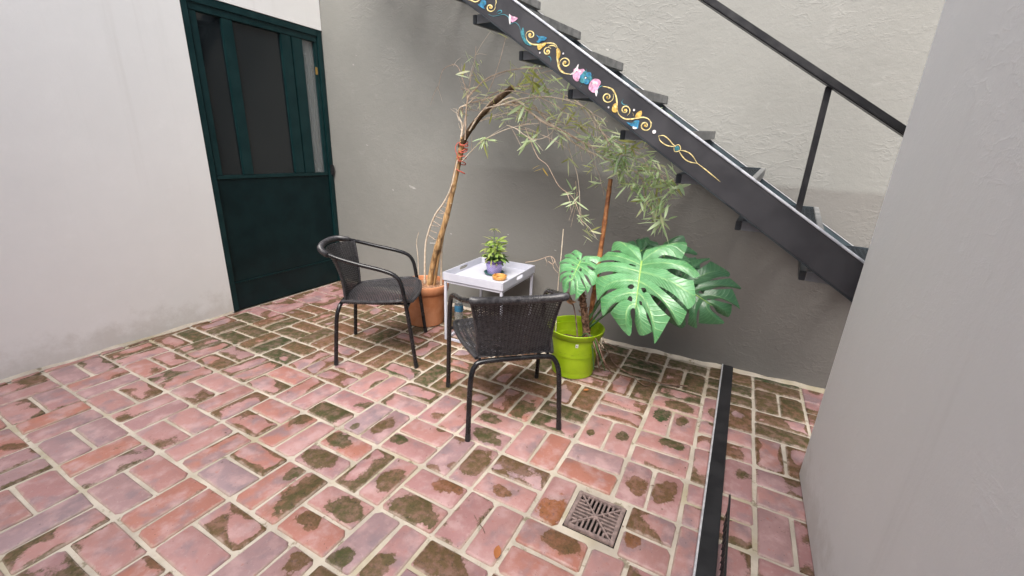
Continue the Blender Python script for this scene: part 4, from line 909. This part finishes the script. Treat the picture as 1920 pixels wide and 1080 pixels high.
o0 = Vector(hb.location); lm = [leaf_mesh(M['herb'], .50, .3, 4, .3), leaf_mesh(M['herb_dark'], .5, .25, 4, .35), leaf_mesh(M['leaf2'], .18, .2, 4, .3)]
m = MB(); q = random.Random(3)
for k in range(9):
    an = k * 2.4; tip = Vector((math.cos(an) * q.uniform(.02, .05), math.sin(an) * q.uniform(.02, .05), q.uniform(.08, .16)))
    m.tube([(tip.x * .2, tip.y * .2, -.005), tip * .6, tip], .0016, 5)
m.tube([(0, 0, 0), (-.01, .005, .12), (-.006, 0, .235)], .0012, 5); m.tube([(0, 0, .05), (-.04, -.01, .10), (-.075, -.02, .075)], .001, 5)
m.build('stem', M['petiole'], hb, local=True)
for k in range(150):
    h_ = q.random() ** 1.1 * .16; an = q.random() * 6.283; rr = q.uniform(.005, .078) * (1 - .42 * h_ / .155)
    mesh = lm[1] if (h_ < .06 and q.random() < .55) else lm[0] if q.random() < .75 else lm[2]
    d = Vector((math.cos(an), math.sin(an), q.uniform(-.5, .75)))
    link('leaf', mesh, hb, mw=leaf_matrix((rr * math.cos(an), rr * math.sin(an), h_), d, q.uniform(.040, .066) * (1.2 if mesh is lm[2] else 1), q.uniform(-.6, .6)))
for k in range(10):
    an = k * 2.1; link('leaf', lm[2], hb, mw=leaf_matrix((-.006, 0, .235), (math.cos(an), math.sin(an), q.uniform(-.6, .3)), q.uniform(.035, .06), q.uniform(-.5, .5), .8))
for k in range(4): link('leaf', lm[2], hb, mw=leaf_matrix((-.05 - .008 * k, -.015, .09), (-1 + .4 * k, -.3, -.7), .045, 0, .8))

at_ = (-.640, 1.592, .4705)
ash = thing('ashtray', 'round amber ashtray beside the purple pot', 'ashtray', at_)
MB().lathe([(0, 0), (.040, 0), (.048, .005), (.052, .018), (.0515, .028), (.049, .031), (.045, .0305), (.042, .024), (.038, .010), (0, .008)], at_, 28).build('dish', M['amber'], ash, smooth=True)
MB().lathe([(0, .005), (.020, .005), (.034, -.0005)], (at_[0] + .001, at_[1], at_[2] + .0095), 12, wob=.3).build('ash', M['soil'], ash)
for an in (40, 160, 280):
    m = MB(); m.box((at_[0] + .046 * math.cos(R(an)), at_[1] + .046 * math.sin(R(an)), at_[2] + .0312), (.016, .008, .004), R(an), bev=.001); m.build('cigarette_rest', pmat('dark amber', (.16, .06, .015), (.22, .09, .02), 30, .4), ash)
bc = (-1.035, 1.655, 0)
bt = thing('plastic_bottle', 'clear plastic bottle with blue label standing under the white table', 'bottle', bc)
MB().lathe([(0, .002), (.030, .002), (.034, .008), (.034, .10), (.032, .11), (.034, .12), (.034, .175), (.026, .205), (.013, .222), (.013, .235)], bc, 20).build('bottle_body', M['clear'], bt, smooth=True)
MB().lathe([(.0346, .122), (.0348, .124), (.0348, .172), (.0346, .174)], bc, 20).build('bottle_label', M['blue_label'], bt, smooth=True)
MB().lathe([(.0145, .226), (.0145, .245), (.012, .247), (0, .247)], bc, 16).build('bottle_cap', M['blue_label'], bt, smooth=True)

# ------------------------------------------------------------------ terracotta pot and the bent shrub
tpc = (-1.31, 1.585, 0)
tp_ = thing('terracotta_pot', 'round terracotta pot holding the bent bamboo shrub, behind the left chair', 'flower pot', tpc)
MB().lathe([(0, 0), (.138, 0), (.143, .004), (.168, .262), (.169, .266)], tpc, 48).build('pot_body', M['terracotta'], tp_, smooth=True)
MB().lathe([(.169, .266), (.178, .268), (.182, .272), (.186, .306), (.187, .320), (.184, .330), (.178, .333), (.171, .330), (.166, .318), (.163, .285)], tpc, 48).build('pot_rim', M['terracotta'], tp_, smooth=True)
so = MB(); rows = []
for i in range(9):
    r_ = .166 * i / 8; rows.append([(tpc[0] + r_ * math.cos(k * .2618), tpc[1] + r_ * math.sin(k * .2618), .298 + rnd.uniform(-.006, .008) + (.012 if i < 4 else 0)) for k in range(25)])
so.grid(rows).build('soil', M['dry_soil'], tp_, smooth=True)

wt = thing('bent_shrub', 'tall thin shrub bent over to the right, with bare stems and pale narrow leaves', 'tree', (tpc[0], tpc[1], .3))
def cane(P, r0, r1, mat, name, parent, nodes=True, n=10):
    P = smooth_path(P, 8); N = len(P); rr = []
    for i in range(N):
        r_ = r0 + (r1 - r0) * i / (N - 1)
        if nodes and i % 7 == 3: r_ *= 1.16
        rr.append(r_)
    return MB().tube(P, rr, n).build(name, mat, parent, smooth=True)
cane(TRUNK, .022, .018, M['bamboo'], 'trunk', wt); cane(TRUNK_B, .013, .011, M['bamboo'], 'trunk', wt)
cane(STUB, .019, .016, M['bark_dark'], 'cut_branch', wt, n=12)
e = Vector(STUB[-1]) ; d = (e - Vector(STUB[-2])).normalized()
MB().tube([e - d * .002, e + d * .006], [.0150, .0135], 12).build('cut_end', M['bamboo'], wt)
cane(STEM_A, .008, .005, M['vine_pale'], 'stem', wt, False, 7); cane(STEM_B, .0085, .006, M['vine_pale'], 'stem', wt, False, 7); cane(STEM_C, .0035, .002, M['vine_pale'], 'stem', wt, False, 6)
for k in range(9):                                    # twiggy rungs between stem and trunk
    a_ = Vector(STEM_A[2 + k // 4]).lerp(Vector(STEM_A[3 + k // 4]), (k % 4) / 4); b_ = a_ + Vector((.07, .0, -.03 + .015 * (k % 3)))
    MB().tube([a_, b_], .0018, 5).build('twig', M['twig'], wt)
tr = Vector(TRUNK[-1])
for k in range(7):
    z = tr.z - .03 - .045 * (k % 5) - rnd.uniform(0, .02); fz = (tr.z - z) / .42; c_ = Vector((tr.x - .028 * fz * 2.0 + .004, tr.y + .006, z))
    P = [c_ + Vector((.027 * math.cos(t_ * .6283), .033 * math.sin(t_ * .6283), .014 * math.sin(t_ * .6283 + k))) for t_ in range(11)]
    MB().tube(P, .0035, 5).build('red_tie', M['red_tie'], wt, smooth=True)
MB().tube(smooth_path([tr + Vector((-.02, -.03, -.03)), tr + Vector((-.035, -.045, -.07)), tr + Vector((-.01, -.04, -.15))], 4), .003, 5).build('red_tie', M['red_tie'], wt, smooth=True)
for P, r0, r1 in BRANCHES:
    P = [Vector(p) for p in P]; P = [P[0]] + [p + Vector((rnd.uniform(-.008, .008), rnd.uniform(-.03, .03), rnd.uniform(-.008, .008))) for p in P[1:]]
    cane(P, r0 * .78, r1 * .8, M['twig'] if rnd.random() < .55 else M['vine_pale'], 'branch', wt, True, 6)
q = random.Random(11)
def tangle(n_, mat, rad, nm):
    m = MB()
    for k in range(n_):
        P, r0, r1 = q.choice(BRANCHES[:14] + BRANCHES[22:]); i = q.randrange(max(1, len(P) - 1)); p = Vector(P[i]).lerp(Vector(P[min(i + 1, len(P) - 1)]), q.random())
        d = (Vector(P[min(i + 1, len(P) - 1)]) - Vector(P[max(0, i - 1)])).normalized()
        d = (d + Vector((q.uniform(-.7, .9), q.uniform(-.6, .6), q.uniform(-.9, .5)))).normalized(); L = q.uniform(.05, .20)
        sg = Vector((q.uniform(-.03, .03), q.uniform(-.03, .03), -q.uniform(.0, .05)))
        m.tube(smooth_path([p, p + d * L * .5 + sg * .3, p + d * L + sg], 3), [rad * (1 - .6 * j / 6) for j in range(7)], 4, cap=False)
    return m.build(nm, mat, wt)
tag(tangle(70, M['vine_pale'], .0016, 'twigs'), kind='stuff'); tag(tangle(55, M['twig'], .0019, 'twigs'), kind='stuff')
# leaves: the 290 largest one by one, the small remainder together
LM = {k: [leaf_mesh(M['leaf%d' % k], w_, fo, 4, dr_) for w_, fo, dr_ in ((.135, .12, .02), (.165, .2, .06), (.12, .1, .10))] for k in range(5)}
leaves = []
for c_, n_, L, sp, kd in CLUSTERS:
    c_ = Vector(c_); ax = Vector((q.uniform(-.4, .6), q.uniform(-.7, .1), q.uniform(-.5, .1)))
    for k in range(int(n_ * 1.15)):
        an = q.random() * 6.283; el = q.gauss(-.2, .6)
        d = Vector((math.cos(an) * math.cos(el), math.sin(an) * math.cos(el) * .75, math.sin(el))) + ax * .55
        p = c_ + Vector((q.gauss(0, sp * .55), q.gauss(0, sp * .5), q.gauss(0, sp * .45)))
        kk = kd
        u_ = q.random()
        if kd in (0, 4): kk = kd if u_ < .72 else (4 if u_ < .84 else 1 if u_ < .93 else 2)
        elif kd == 1: kk = 1 if u_ < .6 else 0 if u_ < .8 else 2
        leaves.append((L * q.uniform(.75, 1.25), p, d, q.gauss(0, .95), q.choice(LM[kk]), q.uniform(.85, 1.25)))
leaves.sort(key=lambda x: -x[0])
wo = woff(wt)
for L, p, d, ro, me, wd_ in leaves[:290]: link('leaf', me, wt, mw=leaf_matrix(p - wo, d, L, ro, wd_))
bm = bmesh.new(); mats = []
for L, p, d, ro, me, wd_ in leaves[290:]:
    mt = me.materials[0]
    if mt not in mats: mats.append(mt)
    mx = leaf_matrix(p - wo, d, L, ro, wd_); vv = [bm.verts.new(mx @ v.co) for v in me.vertices]
    for f in me.polygons:
        nf = bm.faces.new([vv[i] for i in f.vertices]); nf.material_index = mats.index(mt); nf.smooth = True
me = bpy.data.meshes.new('small_leaves'); bm.to_mesh(me); bm.free()
for mt in mats: me.materials.append(mt)
tag(link('small_leaves', me, wt), kind='stuff')

# ------------------------------------------------------------------ green pot with the monstera
gc = (.002, 1.462, 0)
gp = thing('green_pot', 'large lime green plastic pot holding the monstera', 'flower pot', gc)
MB().lathe([(0, .004), (.120, .004), (.126, 0), (.134, .006), (.1365, .045), (.138, .046), (.1385, .049), (.152, .212), (.1535, .213), (.1545, .217), (.160, .274)], gc, 56).build('pot_body', M['lime'], gp, smooth=True)
MB().lathe([(.160, .274), (.171, .275), (.174, .278), (.1775, .300), (.180, .304), (.180, .309), (.1765, .3115), (.171, .309), (.166, .290), (.152, .19), (.150, .15)], gc, 56).build('pot_rim', M['lime'], gp, smooth=True)
so = MB(); rows = []
for i in range(9):
    r_ = .1525 * i / 8; rows.append([(gc[0] + r_ * math.cos(k * .2618), gc[1] + r_ * math.sin(k * .2618), .178 + rnd.uniform(-.008, .01)) for k in range(25)])
so.grid(rows).build('soil', M['soil'], gp, smooth=True)
fa = math.atan2(-.944 - gc[1], .784 - gc[0]) + .10
def on_pot(da, z, r_): return (gc[0] + r_ * math.cos(fa + da), gc[1] + r_ * math.sin(fa + da), z)
s_ = MB().add([on_pot(-.05, .232, .1592), on_pot(.05, .232, .1592), on_pot(.05, .256, .1622), on_pot(-.05, .256, .1622)], [(0, 1, 2, 3)]).build('sticker', M['sticker'], gp)
for a0, a1, z0, z1 in ((-.018, .012, .238, .250), (.018, .03, .236, .2395)):
    MB().add([on_pot(a0, z0, .1600 + (z0 - .232) * .12 + .0003), on_pot(a1, z0, .1600 + (z0 - .232) * .12 + .0003), on_pot(a1, z1, .1602 + (z1 - .232) * .12 + .0003), on_pot(a0, z1, .1602 + (z1 - .232) * .12 + .0003)], [(0, 1, 2, 3)]).build('printed_mark', M['ink'], s_)

mo = thing('monstera', 'monstera plant with big split glossy leaves in the lime green pot', 'plant', (.03, 1.47, .18))
MID = [0.0, .02, .10, .22, .38, .55, .70]
def lobed_leaf(seed, size, droop, fold, mat):
    g = random.Random(seed); m = MB(); vein = []; lob_s = []; lob_t = []
    def z_of(u, v, amp): return -droop * (.55 * u * u + .45 * max(0, v) ** 2) + fold * abs(u) * .22 + amp
    for side in (LEAF_RIGHT, LEAF_LEFT):
        ends, tips = side; sg = 1 if side is LEAF_RIGHT else -1
        ends = [Vector((e[0] + (g.uniform(-.03, .03) if 0 < i < 6 else 0), e[1] + (g.uniform(-.03, .03) if 0 < i < 6 else 0))) for i, e in enumerate(ends)]
        tips = [Vector((t[0] + g.uniform(-.04, .04), t[1] + g.uniform(-.04, .04))) for t in tips]
        slit = [g.uniform(.40, .60) for _ in range(7)]; wide = [g.uniform(.05, .17) for _ in range(7)]; hole = [g.uniform(.12, .34) if g.random() < .6 else 0 for _ in range(7)]; hp = [g.uniform(.17, .26) for _ in range(7)]
        slit[0] = .12; hole[0] = 0; wide[0] = .02; wide[6] = .12
        slit[6] = .15; hole[6] = 0
        def curve(k, t):
            a = Vector((0, MID[k])); e = ends[k]; c_ = a.lerp(e, .5) + Vector((0, -.05 - .04 * (k / 6)))
            return a * (1 - t) ** 2 + c_ * 2 * t * (1 - t) + e * t * t
        for k in range(6):
            rows = []; NT, NS = 22, 9; ph = g.uniform(0, 6)
            for i in range(NT + 1):
                t = i / NT; row = []
                def inset(b):
                    w_ = 0.0
                    if hole[b] and abs(t - hp[b]) < .075: w_ += hole[b] * max(0, 1 - ((t - hp[b]) / .075) ** 2) ** .5
                    if t > slit[b]:
                        f_ = (t - slit[b]) / (1 - slit[b]); w_ += .055 * f_ + wide[b] * math.sin(math.pi * f_ ** .8) ** .8
                    return min(w_, .46)
                i0, i1 = inset(k), inset(k + 1); A_, B_ = curve(k, t), curve(k + 1, t); md = (A_ + B_) / 2
                for j in range(NS + 1):
                    s = j / NS; s2 = i0 + (1 - i0 - i1) * s
                    p = A_.lerp(B_, s2); bump = max(0, 1 - (abs(s - .62) / (.62 if s < .62 else .38)) ** 1.55)
                    p = p + (tips[k] - (ends[k] + ends[k + 1]) / 2) * bump * t ** 2.6
                    z = z_of(p.x, p.y, .030 * 4 * s2 * (1 - s2) * min(1, t * 1.6) + .018 * math.sin(ph + 3 * t) * t * t - .05 * (t ** 5) * bump - .10 * t ** 4)
                    row.append((p.x * size, p.y * size, z * size)); vein.append(max(0, 1 - abs(s2 - .5) * 9 * (.4 + t))); lob_s.append(s2); lob_t.append(t)
                rows.append(row)
            if sg < 0: rows = [r_[::-1] for r_ in rows]; vein, lob_s = [ls[:-(NT + 1) * (NS + 1)] + [x for r0 in range(NT + 1) for x in ls[-(NT + 1) * (NS + 1):][r0 * (NS + 1):(r0 + 1) * (NS + 1)][::-1]] for ls in (vein, lob_s)]
            m.grid(rows)
    me = bpy.data.meshes.new('leaf'); me.from_pydata(m.v, [], m.f); me.materials.append(mat)
    for nm_, vals in (('lobe_s', lob_s), ('lobe_t', lob_t)):
        at = me.attributes.new(nm_, 'FLOAT', 'POINT'); at.data.foreach_set('value', vals)
    at = me.attributes.new('vein', 'FLOAT', 'POINT'); at.data.foreach_set('value', vein)
    me.polygons.foreach_set('use_smooth', [True] * len(m.f)); me.update()
    rb = MB(); rb.tube([(0, v * size, z_of(0, v, .006) * size) for v in (-.0, .15, .3, .45, .6, .72)], [size * r_ for r_ in (.014, .012, .010, .008, .006, .003)], 6)
    return me, rb, z_of
def place_leaf(A_, tipdir, width, size, seed, droop, fold, mat, stem_from, bend):
    A_ = Vector(A_); v = Vector(tipdir).normalized(); u = Vector(width); u = (u - v * u.dot(v)).normalized(); n_ = u.cross(v)
    if n_.y > 0 and n_.z < .3: pass
    me, rb, zf = lobed_leaf(seed, size, droop, fold, mat)
    # leaf local axes: x across, y to the tip, z out of the upper face
    n_ = v.cross(u) if v.cross(u).dot(Vector((.15, -.6, .75))) > 0 else u.cross(v)
    mw = Matrix((u, v, n_)).transposed().to_4x4(); mw.translation = A_ - woff(mo)
    lf = link('leaf', me, mo, mw=mw)
    ml = bpy.data.meshes.new('midrib'); ml.from_pydata([tuple(p) for p in rb.v], [], rb.f); ml.materials.append(M['rib']); ml.polygons.foreach_set('use_smooth', [True] * len(rb.f)); link('midrib', ml, lf)
    S_ = Vector(stem_from); mid_ = (A_ + S_) / 2 + Vector(bend); back = A_ - v * .0 - n_ * .012
    MB().tube(smooth_path([S_, mid_, back - n_ * .05, A_ - n_ * .004 ], 6), .0058, 7).build('petiole', M['petiole'], mo, smooth=True)
    return lf
place_leaf((.367, 1.36, .812), (.044, -.26, -.316), (.54, .03, .2), .395, 5, .16, .55, M['monstera'], (.05, 1.46, .30), (.03, .08, .16))
place_leaf((.012, 1.40, .750), (-.03, -.15, -.16), (.22, .02, .08), .205, 8, .30, .5, M['monstera'], (.05, 1.455, .34), (-.03, .03, .10))
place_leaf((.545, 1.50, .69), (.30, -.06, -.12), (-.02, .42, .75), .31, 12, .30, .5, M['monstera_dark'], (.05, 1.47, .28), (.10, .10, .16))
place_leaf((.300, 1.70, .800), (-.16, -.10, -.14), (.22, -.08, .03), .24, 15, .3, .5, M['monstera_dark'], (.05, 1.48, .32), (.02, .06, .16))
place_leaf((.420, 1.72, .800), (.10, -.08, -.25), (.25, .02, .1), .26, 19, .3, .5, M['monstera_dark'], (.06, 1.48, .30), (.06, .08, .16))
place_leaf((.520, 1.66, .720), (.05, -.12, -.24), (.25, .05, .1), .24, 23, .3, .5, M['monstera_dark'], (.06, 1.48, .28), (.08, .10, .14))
cane(MON_STEM, .024, .019, M['fiber'], 'stem', mo, True, 14)
for k in range(46):                                   # fibrous sheath shreds on the stem
    t_ = rnd.random(); c_ = Vector(MON_STEM[0]).lerp(Vector(MON_STEM[-1]), t_); an = rnd.random() * 6.28
    p = c_ + Vector((.021 * math.cos(an), .021 * math.sin(an), 0)); d = Vector((math.cos(an) * .6, math.sin(an) * .6, rnd.uniform(-.6, 1)))
    m = MB(); m.tube([p, p + d * rnd.uniform(.008, .022)], [.005, .002], 4); m.build('sheath', M['fiber'] if k % 3 else M['leaf_dry'], mo)
cane(DEAD_STALK, .0045, .003, M['twig_dark'], 'dead_stalk', mo, False, 6)
e = Vector(DEAD_STALK[-1]); dl = leaf_mesh(M['leaf_dry'], .7, .9, 5, .5)
for k in range(5): link('dry_leaf', dl, mo, mw=leaf_matrix(e - woff(mo) + Vector((0, 0, -.01 * k)), (-.7 + .5 * k, -.3 + .2 * (k % 2), -.8), .05 + .008 * (k % 3), k * .8))
for k in range(4):                                    # aerial roots over the rim
    a0 = Vector((.03 + .02 * k, 1.44 - .01 * k, .22)); P = [a0, a0 + Vector((.06, -.03, .08)), a0 + Vector((.11 + .01 * k, -.06, .02 - .02 * k)), a0 + Vector((.13 + .012 * k, -.03 + .02 * k, -.15))]
    MB().tube(smooth_path(P, 5), .0035 + .0008 * (k % 2), 6).build('aerial_root', M['twig_dark'] if k % 2 else M['petiole'], mo, smooth=True)
kn = Vector((.135, 1.452, .235))
m = MB(); q = random.Random(5)
for k in range(26):
    a_ = kn + Vector((q.gauss(0, .022), q.gauss(0, .02), q.gauss(0, .014))); d = Vector((q.uniform(-1, 1), q.uniform(-1, 1), q.uniform(-.8, .3)))
    m.tube(smooth_path([a_, a_ + d * .02 + Vector((0, 0, .01)), a_ + d * .045], 3), .0022, 4)
m.build('dry_roots', M['vine_pale'], mo)

sk = cane(STAKE, .0125, .0155, M['cane_red'], 'bamboo_stake', None, True, 10); tag(sk, 'reddish brown bamboo stake standing behind the monstera leaves', 'stake')
ts = MB().tube(smooth_path(THIN_STICK, 4), .0028, 6).build('thin_stick', M['vine_pale'], None, smooth=True); tag(ts, 'thin pale stick standing upright in the left of the lime green pot', 'stick')
dv = thing('dry_tendril', 'curled dry tendril hanging by the wall behind the table', 'plant', DRY_VINE[0])
MB().tube(smooth_path(DRY_VINE, 5), .0022, 5).build('stem', M['twig'], dv, smooth=True)
for k in range(4):
    a_ = Vector(DRY_VINE[2 + k % 4]); MB().tube(smooth_path([a_, a_ + Vector((.02, -.01, -.03)), a_ + Vector((.01 + .012 * k, 0, -.055))], 4), .0014, 4).build('tendril', M['twig'], dv, smooth=True)

# ------------------------------------------------------------------ litter on the floor
tw = thing('fallen_twig', 'long dry branching root lying on the bricks right of the lime green pot', 'twig', TWIG_0[3])
for P, r_ in ((TWIG_0, .0042), (TWIG_1, .0028), (TWIG_2, .003), (TWIG_3, .003)):
    P = [Vector(p) for p in P]; P = [p + Vector((0, 0, .004 * math.sin(i * 2.2) + .003)) for i, p in enumerate(P)]
    MB().tube(smooth_path(P, 6), r_, 6).build('twig_arm', M['twig_dark'], tw, smooth=True)
sm = MB().tube(smooth_path([Vector(p) for p in TWIG_SMALL], 4), .0014, 5).build('small_twig', M['twig_dark'], None, smooth=True); tag(sm, 'short thin dark twig lying on the pink bricks left of the drain', 'twig')
fl_me = leaf_mesh(M['leaf_orange'], .6, .3, 5, -.06, 'fallen_leaf')
for (x, y, an, L, lab) in ((.256, .035, 1.9, .05, 'small dry orange leaf lying on the bricks at the bottom edge'), (.155, 1.245, .6, .035, 'tiny curled dry leaf at the foot of the lime green pot')):
    o = link('fallen_leaf', fl_me, None, mw=leaf_matrix((x, y, .006), (math.cos(an), math.sin(an), .05), L, .15)); tag(o, lab, 'leaf')

m = MB(); q = random.Random(21)
for k in range(320):
    if q.random() < .55: x, y = q.gauss(.15, .35), min(1.98, q.gauss(1.55, .3))
    else: x, y = q.uniform(-2.4, .8), q.uniform(-.2, 1.95)
    if math.hypot(x - gc[0], y - gc[1]) < .15 or math.hypot(x - tpc[0], y - tpc[1]) < .16 or not (-2.6 < x < .84) or y > BACK(x) - .03: continue
    l, w_, an = q.uniform(.003, .010), q.uniform(.0015, .004), q.random() * 6.283
    c_, s_ = math.cos(an), math.sin(an); z = .0022
    m.add([(x + c_ * l, y + s_ * l, z), (x - s_ * w_, y + c_ * w_, z + q.uniform(0, .003)), (x - c_ * l, y - s_ * l, z), (x + s_ * w_, y - c_ * w_, z + q.uniform(0, .003))], [(0, 1, 2), (0, 2, 3)])
lt_ = m.build('leaf_litter', M['twig_dark']); tag(lt_, 'scattered bits of dry leaf litter and grit on the brick floor', kind='stuff')
